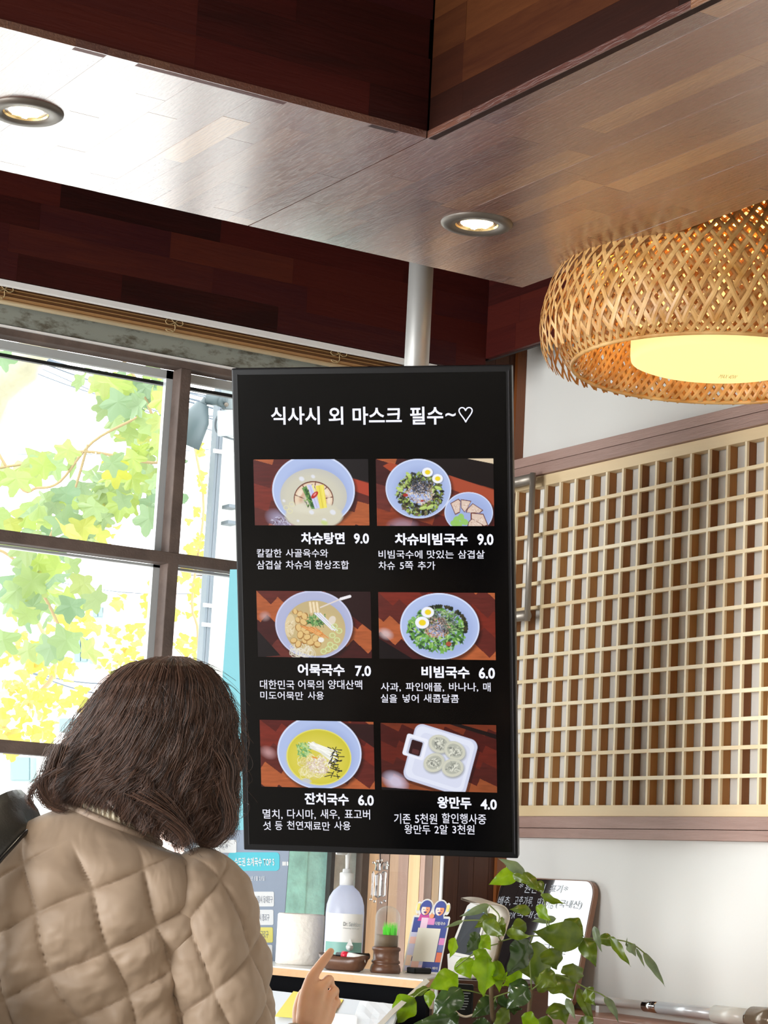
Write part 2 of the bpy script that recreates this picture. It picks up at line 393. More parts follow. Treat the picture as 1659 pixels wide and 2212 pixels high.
# ================================================================== LATTICE PANEL on the right wall
XL = XB-.028                                     # face of the pale slats
def pl(x, y): return onX(x, y, XL)
def zL(y): return pl(1153, y).z
y_far = YA-.02
y_near = pl(1656, 1740).y
lat = thing('lattice_panel', 'pale wooden lattice screen in a rosy brown frame on the white wall', 'lattice', (XB, (y_far+y_near)/2, zL(1810)))
zo1, zp1, zp0 = zL(987), zL(1031), zL(1054.5)
zq1, zq0, zr, zo0 = zL(1740), zL(1764), zL(1789), zL(1809.5)
zmid = (zo1+zp1)/2+.002
ya = y_near-.075
for (a, b) in ((zmid+.0006, zo1), (zp1, zmid-.0006), (zr+.0006, zq0), (zo0, zr-.0006)):
    box('outer_rail', (XL-.012, ya, a), (XB, y_far, b), M_rail, lat, .001)
box('inner_rail', (XL-.002, ya, zp0), (XB-.004, y_far, zp1-.0008), M_pale, lat, .0008)
box('inner_rail', (XL-.002, ya, zq0+.0008), (XB-.004, y_far, zq1), M_pale, lat, .0008)
box('outer_stile', (XL-.0119, ya, zq0+.0002), (XB, y_near-.0285, zp1-.0002), M_rail, lat, .001)
box('inner_stile', (XL-.0022, y_near-.028, zq1), (XB-.004, y_near, zp0), M_palev, lat)
y_slats = [pl(x, 1715).y for x in (1152.6, 1637.5)]
dy = (y_slats[0]-y_slats[1])/13
wv = .0065
i = -1
while True:
    y = y_slats[1]+dy*i*1.0
    i += 1
    if y > y_far-.01: break
    if y < y_near-.02: 
        continue
    box('slat', (XL-.0005, y-wv/2, zq1), (XL+.006, y+wv/2, zp0), M_palev, lat)
    box('walnut_slat', (XL+.006, y-wv/2, zq1), (XB-.002, y+wv/2+.001, zp0), M_brownv, lat)
for j in range(1, 13):
    z = zq1+(zp0-zq1)*j/13
    box('cross_slat', (XL-.001, y_near, z-.0042), (XL+.0085, y_far, z+.0042), M_pale, lat)

# --- pull handle on the post beside the lattice
ph = onY(1100, 1180, YA-.017)
M_st = mat('brushed steel', s2l((160, 150, 138)), .4, metal=.5)
hX = [None, None]
base_y = YA-.017
hx = XB-.068
bar_p = onX(1145, 1180, hx)
hz1, hz0 = onX(1145, 1035, hx).z, onX(1145, 1328, hx).z
out = base_y-bar_p.y
hd = thing('pull_handle', 'long brushed steel bar handle standing out from the dark post', 'handle', (hx, base_y, hz0))
for z in (hz1, hz0):
    tube('standoff', [(hx, base_y, z), (hx, base_y-out, z)], .013, M_st, hd, 16)
tube('bar', [(hx, base_y-out, hz1+.014), (hx, base_y-out, hz0-.014)], .0075, M_st, hd, 16)
struct_ = None

# ================================================================== POLE AND TELEVISION
pp = at(905, 680, 4.42)
pole = tag(tube('support_pole', [(pp.x, pp.y, 1.93), (pp.x, pp.y, ZC)], .0255, mat('satin aluminium pole', s2l((196, 194, 190)), .42, metal=.55), None, 40),
           'satin grey metal pole running down behind the menu television', 'pole')
TP = Vector((2.18106104, 3.64143678, 1.85238647)); TU = Vector((0.73708586, -0.67558726, 0.01692011)); TV = Vector((-0.19610386, -0.18986116, 0.96202703)); TN = Vector((-0.64672073, -0.71241463, -0.27242925))
TW, TH = .563, .980
M_tvb = mat('black television plastic', (.004, .004, .005), .3, spec=.3)
M_tvs = mat('black screen glass', (.001, .001, .0013), .14, spec=.22)
tv = thing('menu_television', 'black upright television menu board with six dish photos hung on the pole', 'television', TP-TV*(TH/2))
obox('bezel', TP-TN*.013, TU*(TW/2), TV*(TH/2), TN*.013, M_tvb, tv, .003)
obox('rear_housing', TP-TN*.045, TU*(TW/2-.03), TV*(TH/2-.06), TN*.02, M_tvb, tv, .006)
scr = obox('screen', TP+TN*.0005, TU*(TW/2-.012), TV*(TH/2-.013), TN*.001, M_tvs, tv, .0004)
obox('bezel_rim', TP+TN*.0012+TU*(TW/2-.006), TU*.0012, TV*(TH/2-.01), TN*.0014, mat('glossy rim', (.03, .03, .035), .15), tv)
obox('bezel_rim', TP+TN*.0012-TU*(TW/2-.012), TU*.0008, TV*(TH/2-.012), TN*.0014, M_black, tv)
obox('mount_bracket', TP-TN*.075, TU*.11, TV*.11, TN*.014, M_tvb, tv)
obox('mount_arm', TP-TN*.095-TV*.0, TU*.03, TV*.08, TN*.008, M_tvb, tv)
TS = TP+TN*.0018
def tuv(x, y):
    q = onP(x, y, TS, TN)-TS; return q.dot(TU), q.dot(TV)
M_led = mat('white screen lettering', (0, 0, 0), .5, emit=(.86, .87, 1.0), es=1.05)
M_led2 = mat('white screen lettering small', (0, 0, 0), .5, emit=(.84, .84, .95), es=.95)
def ttext(s, x0, y0, x1, y1, org=(490, 780), sc=660/1659, bold=.02, m=None, name='menu_text', parent=None):
    X0, X1, Y0, Y1 = org[0]+x0*sc, org[0]+x1*sc, org[1]+y0*sc, org[1]+y1*sc
    xm, ym = (X0+X1)/2, (Y0+Y1)/2
    u0 = tuv(X0, ym)[0]; u1 = tuv(X1, ym)[0]; v1 = tuv(xm, Y0)[1]; v0 = tuv(xm, Y1)[1]
    text(name, s, TS, TU, TV, TN, u0, u1, v0, v1, m or M_led, parent or scr, bold, .0006)
for s, x0, x1 in (('식사시', 240, 505), ('외', 553, 632), ('마스크', 683, 950), ('필수', 995, 1175)):
    ttext(s, x0, 247, x1, 345, bold=.02, name='menu_title')
ttext('~', 1187, 281, 1243, 301, bold=.02, name='menu_title'); ttext('♡', 1258, 249, 1336, 333, bold=.0, name='menu_title')
O2, O3 = (490, 1250), (490, 1540)
for s, x0, y0, x1, y1, o in (
    ('차슈탕면', 403, 930, 640, 995, None), ('9.0', 690, 935, 772, 992, None), ('차슈비빔국수', 912, 935, 1308, 1000, None), ('9.0', 1360, 938, 1448, 1000, None),
    ('어묵국수', 385, 462, 640, 527, O2), ('7.0', 697, 472, 783, 530, O2), ('비빔국수', 1057, 475, 1318, 540, O2), ('6.0', 1368, 482, 1456, 543, O2),
    ('잔치국수', 422, 435, 662, 500, O3), ('6.0', 713, 445, 798, 503, O3), ('왕만두', 1143, 455, 1328, 520, O3), ('4.0', 1378, 468, 1466, 525, O3)):
    ttext(s, x0, y0, x1, y1, o or (490, 780), bold=.032 if s[0] > '9' else .03, name='dish_name' if s[0] > '9' else 'dish_price')
for line in (
    ([('칼칼한', 163, 298), ('사골육수와', 320, 550)], 1020, 1065, None), ([('삼겹살', 163, 298), ('차슈의', 320, 455), ('환상조합', 480, 663)], 1083, 1130, None),
    ([('비빔국수에', 824, 1062), ('맛있는', 1087, 1232), ('삼겹살', 1255, 1400)], 1027, 1072, None), ([('차슈', 824, 913), ('5쪽', 940, 1012), ('추가', 1037, 1132)], 1087, 1133, None),
    ([('대한민국', 180, 367), ('어묵의', 387, 525), ('양대산맥', 550, 735)], 550, 600, O2), ([('미도어묵만', 182, 415), ('사용', 440, 527)], 612, 657, O2),
    ([('사과,', 836, 945), ('파인애플,', 972, 1180), ('바나나,', 1207, 1365), ('매', 1392, 1432)], 564, 613, O2), ([('실을', 836, 925), ('넣어', 955, 1042), ('새콤달콤', 1068, 1260)], 627, 673, O2),
    ([('멸치,', 195, 303), ('다시마,', 328, 483), ('새우,', 508, 612), ('표고버', 640, 778)], 523, 577, O3), ([('섯', 197, 240), ('등', 262, 302), ('천연재료만', 327, 560), ('사용', 583, 672)], 588, 636, O3),
    ([('기존', 908, 998), ('5천원', 1022, 1142), ('할인행사중', 1168, 1408)], 546, 602, O3), ([('왕만두', 965, 1105), ('2알', 1128, 1200), ('3천원', 1225, 1345)], 607, 658, O3)):
    words, y0, y1, o = line
    for s, x0, x1 in words: ttext(s, x0, y0, x1, y1, o or (490, 780), bold=.008, m=M_led2)

# --- the six dish photographs shown on the screen, painted into the colours of fine grids
class Cv:
    def __init__(s, W=216, H=124, seed=0):
        s.W, s.H = W, H; s.y, s.x = np.mgrid[0:H, 0:W].astype(float); s.x = (s.x+.5)/W*100; s.y = (s.y+.5)/W*100
        s.c = np.zeros((H, W, 3)); s.r = np.random.RandomState(seed)
    def col(s, c): return np.array(s2l(c)) if max(c) > 1.01 else np.array(c)
    def put(s, mask, c, a=1.0):
        mk = (np.clip(mask, 0, 1)*a)[..., None]; c = s.col(c) if not isinstance(c, np.ndarray) or c.ndim == 1 else c; s.c = s.c*(1-mk)+c*mk
    def ell(s, cx, cy, rx, ry, c, rot=0, a=1, soft=.35):
        ca, sa = math.cos(rot), math.sin(rot); X = (s.x-cx)*ca+(s.y-cy)*sa; Y = -(s.x-cx)*sa+(s.y-cy)*ca
        d = np.sqrt((X/rx)**2+(Y/ry)**2); s.put((1-d)*min(rx, ry)/soft+.5, c, a)
    def ring(s, cx, cy, rx, ry, w, c, rot=0, a=1):
        ca, sa = math.cos(rot), math.sin(rot); X = (s.x-cx)*ca+(s.y-cy)*sa; Y = -(s.x-cx)*sa+(s.y-cy)*ca
        d = np.sqrt((X/rx)**2+(Y/ry)**2); s.put((w/2-np.abs(d-1)*min(rx, ry))/.35+.5, c, a)
    def line(s, x0, y0, x1, y1, w, c, a=1):
        dx, dy = x1-x0, y1-y0; L = dx*dx+dy*dy+1e-9; t = np.clip(((s.x-x0)*dx+(s.y-y0)*dy)/L, 0, 1)
        d = np.hypot(s.x-x0-t*dx, s.y-y0-t*dy); s.put((w/2-d)/.3+.5, c, a)
    def pol(s, pts, c, a=1):
        n = len(pts); ar = sum(pts[i][0]*pts[(i+1) % n][1]-pts[(i+1) % n][0]*pts[i][1] for i in range(n)); sg = 1 if ar > 0 else -1
        mk = np.full(s.x.shape, 9.)
        for i in range(n):
            (a0, b0), (a1, b1) = pts[i], pts[(i+1) % n]; L = math.hypot(a1-a0, b1-b0)+1e-9
            mk = np.minimum(mk, sg*((a1-a0)*(s.y-b0)-(b1-b0)*(s.x-a0))/L/.35+.5)
        s.put(mk, c, a)
    def fbm(s, sc, seed=0, ax=1, ay=1):
        r = np.random.RandomState(seed); o = np.zeros(s.x.shape); am = 1
        for k in range(4):
            g = r.rand(64, 64); X = s.x*sc*ax*2**k/10; Y = s.y*sc*ay*2**k/10; xi, yi = np.floor(X).astype(int), np.floor(Y).astype(int); fx, fy = X-xi, Y-yi
            fx, fy = fx*fx*(3-2*fx), fy*fy*(3-2*fy)
            v = lambda i, j: g[(yi+j) % 64, (xi+i) % 64]
            o += am*((v(0, 0)*(1-fx)+v(1, 0)*fx)*(1-fy)+(v(0, 1)*(1-fx)+v(1, 1)*fx)*fy); am *= .55
        return o/2.1
    def table(s, ang, seed, w=9):
        r = np.random.RandomState(seed); ca, sa = math.cos(ang), math.sin(ang); A = s.x*ca+s.y*sa; B = -s.x*sa+s.y*ca
        row = np.floor(B/w).astype(int); seg = np.floor((A+row*17.3)/38).astype(int); pal = np.array([s2l(c) for c in [(120, 40, 28), (88, 26, 22), (140, 58, 32), (104, 44, 38), (66, 22, 22), (176, 92, 52), (96, 36, 30)]])
        idx = (np.abs(row*7+seg*13+seed*5) % 7); s.c = pal[idx]*(.7+.6*s.fbm(3, seed, .3, 2))[..., None]
    def bowl(s, cx, cy, rx, ry, inner=(176, 192, 232), rim=(214, 224, 250), rot=0):
        s.ell(cx+1.5, cy+2, rx*1.02, ry*1.03, (24, 10, 12), rot, .7, 2.5)
        s.ell(cx, cy, rx, ry, rim, rot); s.ell(cx, cy+.2, rx*.965, ry*.965, inner, rot)
        s.ell(cx+rx*.05, cy+ry*.1, rx*.8, ry*.82, (150, 166, 214), rot, .5, 5)
    def bits(s, cx, cy, rx, ry, n, cols, l=(1, 4), w=(.4, 1.4)):
        for _ in range(n):
            t = s.r.rand()*6.283; q = math.sqrt(s.r.rand()); X, Y = cx+rx*q*math.cos(t), cy+ry*q*math.sin(t); a = s.r.rand()*6.283; L = s.r.uniform(*l)
            s.line(X, Y, X+L*math.cos(a), Y+L*math.sin(a), s.r.uniform(*w), cols[s.r.randint(len(cols))], .9)
    def chunks(s, pts, base, edge, r=2.4):
        for X, Y in pts:
            q = s.r.uniform(.8, 1.25)*r; s.ell(X, Y, q, q*.8, edge, s.r.rand()*3); s.ell(X-.2, Y-.3, q*.82, q*.62, base, s.r.rand()*3)
def egg(c, x, y, r):
    c.ell(x+.3, y+.4, r*1.05, r*.92, (60, 60, 60), 0, .5, 1.2); c.ell(x, y, r, r*.86, (242, 244, 252)); c.ell(x+.2, y, r*.52, r*.44, (240, 214, 40), 0, 1, .6)
def photo1():
    c = Cv(seed=1); c.table(.28, 3, 10); c.pol([(55, 0), (100, 0), (100, 20), (84, 16)], (14, 4, 8)); c.pol([(84, 16), (100, 21), (100, 32), (86, 27)], (176, 66, 44))
    c.ell(24, 54, 12, 7, (190, 190, 225), .5, .55, 6); c.bits(24, 54, 8, 5, 60, [(220, 220, 240), (90, 50, 60)], (1, 3), (.2, .5))
    c.bowl(52, 27, 36, 31.5)
    c.ell(52, 32, 29, 24, (198, 196, 186)); c.ell(51, 33, 26, 21, (210, 206, 186), 0, .8, 6); c.ell(46, 41, 14, 8, (222, 218, 196), 0, .6, 5)
    c.ell(52, 34.5, 17.3, 15.6, (110, 52, 36)); c.ell(52, 34.8, 16.5, 14.8, (232, 208, 180)); c.ell(52, 36, 12.5, 10.6, (206, 164, 134), 0, .8, 2)
    for a0 in (3.35, 4.05, 4.75, 5.4, 6.05): c.line(52+7*math.cos(a0), 36+6*math.sin(a0), 52+17*math.cos(a0+.08), 35+15*math.sin(a0+.08), .8, (110, 56, 40)); c.ell(52+13.5*math.cos(a0+.3), 35+11.5*math.sin(a0+.3), 3, 1.8, (240, 226, 206), a0+1.9, .8, 1)
    c.ell(52, 49, 25, 11.5, (212, 207, 186), 0, .97, 1.2); c.ell(47, 42, 14, 5, (222, 218, 198), 0, .8, 3); c.ell(62, 43, 8, 4, (216, 212, 190), 0, .8, 3)
    c.ell(52, 36, 9, 7, (205, 200, 180), 0, 1, 3)
    c.pol([(42, 25), (46, 23), (54, 43), (50, 43)], (104, 150, 84)); c.pol([(44, 26), (46, 25), (53, 41), (51, 42)], (54, 96, 48)); c.bits(48, 34, 3, 8, 26, [(30, 56, 34), (140, 180, 90), (20, 36, 24)], (.6, 2), (.5, 1))
    c.pol([(46.5, 22), (51, 22), (57.5, 42), (53, 43)], (206, 208, 240)); c.line(49, 23, 55, 42, .5, (170, 172, 214)); c.line(51, 22, 54, 30, .8, (70, 80, 60))
    c.pol([(54, 23), (61, 22), (63.5, 42), (57.5, 43)], (238, 222, 92)); c.line(57, 23, 60, 42, .5, (206, 186, 60)); c.line(59.5, 23, 62, 42, .5, (250, 238, 130)); c.line(51.5, 23, 53.5, 28, 1.6, (240, 232, 150))
    c.ell(53, 31, 4, 1.9, (188, 40, 36), -.8); c.ell(53.2, 30.4, 1.8, .7, (240, 150, 140), -.8)
    for X, Y in ((28, 42), (33, 39), (31, 45)): c.ring(X, Y, 2.2, 1.9, .5, (226, 222, 178))
    for X, Y, q in ((52, 15, 1.8), (26, 36, 1.4), (50, 46, 2.2), (68.5, 46, 2.6), (42, 17, 2.4), (61, 53, 2), (38, 53.5, 1.2)): c.ell(X, Y, q, q*.8, (228, 230, 240), .5, .9, .9)
    c.ell(61, 55, 3, 2, (196, 214, 120), .4, .8, 1.5)
    return c
def photo2():
    c = Cv(seed=2); c.table(.3, 5, 10); c.pol([(24, 0), (100, 0), (100, 26), (60, 14)], (20, 8, 8)); c.pol([(78, 0), (100, 0), (100, 4.5)], (220, 200, 170)); c.pol([(62, 14), (100, 27), (100, 40), (64, 26)], (168, 74, 48))
    c.pol([(6, 6), (12, 3), (30, 9), (20, 16)], (170, 70, 40)); c.ell(22, 57, 10, 5, (170, 150, 170), 0, .6, 5)
    c.bowl(36, 25.5, 28, 25.5)
    dk = [(60, 66, 40), (92, 104, 50), (40, 36, 28), (150, 176, 76), (176, 196, 110), (112, 96, 70), (30, 30, 26)]
    for k in range(520):
        t = c.r.rand()*6.283; q = math.sqrt(c.r.uniform(.25, 1)); X, Y = 37+19.5*q*math.cos(t), 30+18.5*q*math.sin(t); c.ell(X, Y, c.r.uniform(.7, 2.2), c.r.uniform(.5, 1.3), dk[c.r.randint(7)], c.r.rand()*3, .95)
    c.bits(38, 29, 12, 9, 240, [(214, 192, 170), (190, 164, 140), (236, 222, 204), (120, 84, 66)], (.5, 2), (.4, .9))
    c.bits(38, 23, 8.5, 7, 260, [(26, 28, 34), (44, 46, 54), (90, 94, 104), (16, 16, 20), (60, 64, 90)], (1, 4.5), (.2, .5))
    c.ell(25, 31, 2.2, 1.4, (170, 50, 40)); c.ell(39, 36, 1.5, .8, (180, 60, 40))
    for X, Y, a in ((20, 26, .6), (46, 41, -.5), (28, 14, .9), (53, 25, .4), (40, 42, -.2)): c.ell(X, Y, 3.4, 1.5, (182, 206, 110), a); c.line(X-2, Y, X+2, Y-1, .3, (220, 232, 170))
    egg(c, 44, 11.5, 4.6); egg(c, 52.5, 17, 4.6)
    c.bowl(78.5, 46, 20.5, 17.5, (170, 186, 230))
    for P4 in ([(63, 38), (70, 34), (72, 36), (71, 46), (67, 48)], [(72, 34.5), (81, 36), (78, 42), (75, 46), (72, 42)], [(82, 38), (91, 44), (88, 46.5), (76, 46), (77, 43)], [(80, 46), (91, 47), (95, 57), (92, 58), (80, 52)], [(81, 51), (90, 56), (91, 58), (77, 58), (78, 54)]):
        mx_, my_ = sum(q[0] for q in P4)/len(P4), sum(q[1] for q in P4)/len(P4); c.pol(P4, (104, 48, 40)); c.pol([(mx_+(x-mx_)*.86, my_+(y-my_)*.86) for x, y in P4], (222, 198, 182)); c.bits(mx_, my_, 3.4, 2.4, 12, [(182, 146, 128), (240, 224, 212)], (.6, 1.8), (.3, .6))
    for X, Y in ((68, 52), (72, 50), (70, 56), (75, 54), (66, 55)): c.ell(X, Y, 3.2, 2.6, (150, 200, 96), c.r.rand()*3, .95)
    return c
def photo3():
    c = Cv(seed=3); c.table(.75, 8, 9); c.pol([(60, 0), (100, 0), (100, 34), (82, 20)], (38, 12, 14)); c.pol([(0, 34), (20, 56), (0, 58)], (20, 8, 12)); c.ell(7, 22, 3.5, 3, (200, 170, 170), 0, .6, 4)
    c.bowl(50, 29, 34, 29.5, (178, 182, 214), (206, 208, 236)); c.ell(51, 32, 26.5, 24, (196, 176, 130)); c.ell(54, 36, 21, 18, (206, 184, 128), 0, .7, 6)
    for k in range(26): c.ring(38+c.r.uniform(-8, 10), 51+c.r.uniform(-3, 5), c.r.uniform(2, 5), c.r.uniform(1.5, 3), .4, (232, 226, 206), c.r.rand()*3, .8)
    c.ell(29, 30, 4.5, 10, (222, 202, 160), .1); c.bits(29, 30, 3, 8, 16, [(236, 222, 190), (186, 160, 110)], (1, 3), (.4, .9))
    c.chunks([(34, 18), (38, 20), (42, 22), (36, 25), (41, 27), (37, 32), (42, 34), (38, 38), (44, 36), (48, 34), (32, 43), (36, 46), (42, 43), (47, 44), (51, 41), (53, 46), (44, 40), (55, 36)], (226, 192, 128), (168, 120, 62), 3.4)
    for x0 in (47, 50, 53): c.line(x0, 10, x0+1, 19, 2.6, (214, 186, 140)); c.line(x0, 10, x0+1, 18, 1.7, (240, 222, 186))
    c.line(56, 14, 74, 6.5, 1.1, (226, 214, 206)); c.line(74, 6.5, 82, 4.2, 2.4, (240, 236, 240))
    c.bits(53, 25, 8, 4.5, 150, [(74, 128, 70), (104, 156, 84), (44, 92, 52), (150, 190, 120)], (1, 3), (.4, 1))
    for k in range(7): c.line(38+k*2.2, 30+k*.2, 57+k*.9, 40+c.r.uniform(-1, 1), .6, [(222, 132, 62), (236, 160, 90)][k % 2])
    for k in range(5): c.line(51+k*1.2, 19, 66+k*1.1, 33+c.r.uniform(-1, 1), 1, [(236, 236, 246), (200, 200, 214)][k % 2])
    for X, Y in ((68, 30), (72, 34), (66, 38), (70, 42), (64, 46), (62, 50), (58, 52), (68, 48)): c.ring(X, Y, 2.3, 2, .8, (206, 224, 160)); c.ell(X, Y, 1, .8, (170, 204, 120), 0, .6)
    c.ell(56, 42, 2.6, 2.2, (240, 236, 226)); c.ell(66, 25, 3, 4, (232, 222, 210), .5, .8)
    return c
def photo4():
    c = Cv(seed=4); c.table(.75, 11, 8); c.pol([(0, 40), (30, 58), (0, 58)], (16, 6, 10)); c.ell(6, 36, 5, 3.5, (214, 190, 190), .4, .8, 4)
    c.bowl(52.5, 29, 34, 28.5); 
    gr = [(86, 140, 62), (126, 182, 84), (60, 104, 50), (170, 210, 120), (44, 70, 42), (104, 160, 70)]
    for k in range(560):
        t = c.r.rand()*6.283; q = math.sqrt(c.r.uniform(.1, 1)); X, Y = 50+25*q*math.cos(t), 32+19*q*math.sin(t); c.ell(X, Y, c.r.uniform(.8, 3), c.r.uniform(.4, 1.3), gr[c.r.randint(6)], c.r.rand()*3, .95)
    for k in range(70):
        t = c.r.uniform(-2.2, .3); X, Y = 53+22*math.cos(t), 29+17*math.sin(t); c.ell(X, Y, 2, 1, [(36, 44, 30), (66, 62, 40)][k % 2], c.r.rand()*3)
    c.bits(50, 30, 11, 9, 230, [(196, 150, 124), (226, 196, 170), (150, 96, 74)], (.5, 2), (.5, 1))
    c.bits(54, 25, 13, 10, 330, [(60, 62, 66), (110, 112, 116), (30, 32, 36), (160, 160, 164)], (1, 5), (.2, .5))
    c.ell(60, 44, 2.4, 2, (170, 84, 60)); egg(c, 42.5, 17, 5.4); egg(c, 37.5, 26, 6)
    return c
def photo5():
    c = Cv(seed=5); c.table(.62, 14, 9); c.pol([(70, 2), (100, 2), (100, 22)], (44, 16, 18)); c.ell(7, 28, 5, 3.5, (206, 160, 160), .4, .7, 5)
    c.bowl(52, 27, 37, 31.5); c.ell(51.5, 31, 28.5, 24, (206, 196, 60)); c.ell(50, 33, 25, 20, (220, 208, 84), 0, .7, 7); c.ring(51.5, 31, 28, 23.5, .8, (230, 222, 110))
    for k in range(90): c.ring(46+c.r.uniform(-9, 10), 38+c.r.uniform(-7, 8), c.r.uniform(2, 6), c.r.uniform(1.5, 4), .35, [(240, 232, 190), (210, 196, 120)][k % 2], c.r.rand()*3, .8)
    c.bits(38, 25, 5.5, 6, 110, [(140, 190, 110), (100, 160, 96), (190, 216, 150)], (1, 3), (.6, 1.2))
    c.bits(52, 38, 10, 6.5, 200, [(246, 240, 222), (210, 186, 170), (230, 214, 200)], (.5, 2), (.5, 1.2))
    for k in range(22): c.line(42+c.r.uniform(0, 6), 19+c.r.uniform(-1, 4), 64+c.r.uniform(-3, 5), 29+c.r.uniform(-4, 7), .9, [(250, 250, 244), (226, 226, 214), (240, 240, 230)][k % 3])
    for k in range(34):
        X, Y = 65+c.r.uniform(-3, 4), 22+k*.75; a = c.r.uniform(-.9, .9)+(.4 if k % 2 else 2.7); L = c.r.uniform(3, 7); c.line(X, Y, X+L*math.cos(a), Y+L*math.sin(a), .75, (34, 34, 36))
    c.ell(40, 52, 4, 2.4, (190, 196, 220), 0, .8, 1.5); c.line(46, 31, 50, 32, 1.2, (226, 150, 60))
    return c
def photo6():
    c = Cv(seed=6); c.table(.42, 17, 7); c.c *= .62; c.ell(12, 50, 9, 6, (216, 210, 236), .5, .75, 6); c.pol([(70, 0), (100, 8), (100, 12), (60, 0)], (20, 8, 10)); c.pol([(0, 55), (60, 58), (0, 58)], (14, 6, 12))
    def rr(cx, cy, w, h, r, rot, col, a=1):
        ca, sa = math.cos(rot), math.sin(rot); X = np.abs((c.x-cx)*ca+(c.y-cy)*sa)-w+r; Y = np.abs(-(c.x-cx)*sa+(c.y-cy)*ca)-h+r
        d = np.hypot(np.maximum(X, 0), np.maximum(Y, 0))+np.minimum(np.maximum(X, Y), 0)-r; c.put(-d/.4+.5, col, a)
    rr(53, 33, 28.5, 25.5, 7, .28, (30, 12, 16), .6); rr(51.5, 30.5, 28, 25, 7, .28, (206, 210, 232)); rr(51, 30, 26, 23, 6, .28, (226, 230, 246)); rr(52, 31, 22, 19, 5, .28, (214, 218, 238), .8)
    rr(30, 20, 9.5, 9.5, 2, .28, (236, 238, 250)); rr(30, 20.5, 6.5, 7, 1.5, .28, (200, 204, 224)); rr(30.3, 20.8, 5, 6.2, 1.3, .28, (48, 20, 22)); rr(30, 24, 3, 2, 1, .28, (96, 50, 50), .7)
    for X, Y, a in ((51, 17, .2), (64, 22.5, .5), (46, 33, -.5), (62, 37, -.2)):
        c.ell(X+.6, Y+1, 9.9, 8.2, (150, 152, 150), a, .8, 2); c.ell(X, Y, 9.5, 7.8, (206, 206, 190), a); c.ell(X+.4, Y-.2, 7.3, 5.5, (176, 178, 166), a, .9, 1.5)
        c.bits(X, Y, 5, 3.6, 46, [(120, 122, 116), (214, 214, 200), (148, 150, 140), (230, 230, 216)], (.8, 3), (.4, 1)); c.ring(X, Y, 7.6, 6.2, .5, (222, 220, 200), a, .7)
    return c
k = NT('screen photograph'); at_ = k.add('ShaderNodeVertexColor', layer_name='ink'); k.b.inputs['Base Color'].default_value = (0, 0, 0, 1); k.b.inputs['Roughness'].default_value = .3; k.b.inputs['Specular IOR Level'].default_value = .25
k.link(at_.outputs[0], k.b.inputs['Emission Color']); k.b.inputs['Emission Strength'].default_value = 1.0; M_photo = k.m
def photo_grid(name, cv, P, ux, uy, n, u0, u1, v0, v1, m, parent):
    H, W = cv.H, cv.W; U = np.linspace(u0, u1, W+1); V = np.linspace(v1, v0, H+1)
    uu, vv = np.meshgrid(U, V); co = np.array(P)+uu[..., None]*np.array(ux)+vv[..., None]*np.array(uy)+np.array(n)*.0003
    idx = np.arange((H+1)*(W+1)).reshape(H+1, W+1); f = np.stack([idx[1:, :-1], idx[1:, 1:], idx[:-1, 1:], idx[:-1, :-1]], -1).reshape(-1, 4)
    me = bpy.data.meshes.new(name); me.vertices.add(len(co.reshape(-1, 3))); me.vertices.foreach_set('co', co.ravel()); me.loops.add(f.size); me.loops.foreach_set('vertex_index', f.ravel())
    me.polygons.add(len(f)); me.polygons.foreach_set('loop_start', np.arange(len(f))*4); me.update(calc_edges=True)
    ca = me.color_attributes.new('ink', 'FLOAT_COLOR', 'CORNER'); c4 = np.ones((H*W, 4, 4)); c4[:, :, :3] = cv.c.reshape(-1, 1, 3); ca.data.foreach_set('color', c4.ravel())
    return link(bpy.data.objects.new(name, me), m, parent)
sc_ = 660/1659
for fn, (x0, y0, x1, y1), o in ((photo1, (148, 533, 771, 892), (490, 780)), (photo2, (812, 530, 1450, 895), (490, 780)), (photo3, (165, 68, 784, 428), O2), (photo4, (825, 75, 1458, 438), O2), (photo5, (183, 43, 800, 407), O3), (photo6, (838, 60, 1465, 425), O3)):
    X0, X1, Y0, Y1 = o[0]+x0*sc_, o[0]+x1*sc_, o[1]+y0*sc_, o[1]+y1*sc_; xm, ym = (X0+X1)/2, (Y0+Y1)/2
    photo_grid('dish_photo', fn(), TS, TU, TV, TN, tuv(X0, ym)[0], tuv(X1, ym)[0], tuv(xm, Y1)[1], tuv(xm, Y0)[1], M_photo, scr)

# ================================================================== DOWNLIGHTS
M_ring = mat('dark nickel ring', s2l((96, 88, 80)), .45, metal=.5)
def downlight(px, py, rpx, label):
    c = onZ(px, py, HS); R = rpx*depth(c)/FPX
    t = thing('downlight', label, 'lamp', c, None)
    lathe('trim_ring', [(R*.60, .0), (R*.62, -.006), (R*.9, -.007), (R*.99, -.003), (R, 0)], c, M_ring, t, 48, cap=False)
    lathe('baffle', [(R*.60, -.003), (R*.52, .004), (R*.50, .006), (R*.5, -.001)], c, mat('warm reflector', s2l((250, 220, 160)), .25, metal=.8), t, 40, cap=False)
    b = lathe('bulb', [(0, -.003), (R*.2, -.0028), (R*.38, -.002), (R*.5, .001)], c, mat('lit bulb face', (1, .9, .7), .4, emit=(1, .88, .62), es=2.2), t, 32, cap=False)
    for q in range(5):
        a = q*1.2566; box('emitter', (c.x+R*.28*math.cos(a)-.004, c.y+R*.28*math.sin(a)-.004, c.z-.005), (c.x+R*.28*math.cos(a)+.004, c.y+R*.28*math.sin(a)+.004, c.z-.002), mat('led chip', (1, 1, .9), .4, emit=(1, .95, .8), es=12), b)
    l = bpy.data.lights.new('downlight_beam', 'SPOT'); l.energy = 14; l.color = (1, .86, .62); l.spot_size = 1.6; l.spot_blend = .8; l.shadow_soft_size = .03
    o = bpy.data.objects.new('downlight_beam', l); COL.objects.link(o); o.location = c+Vector((0, 0, -.03)); o.parent = t; o.matrix_parent_inverse = Matrix.Translation(-c)
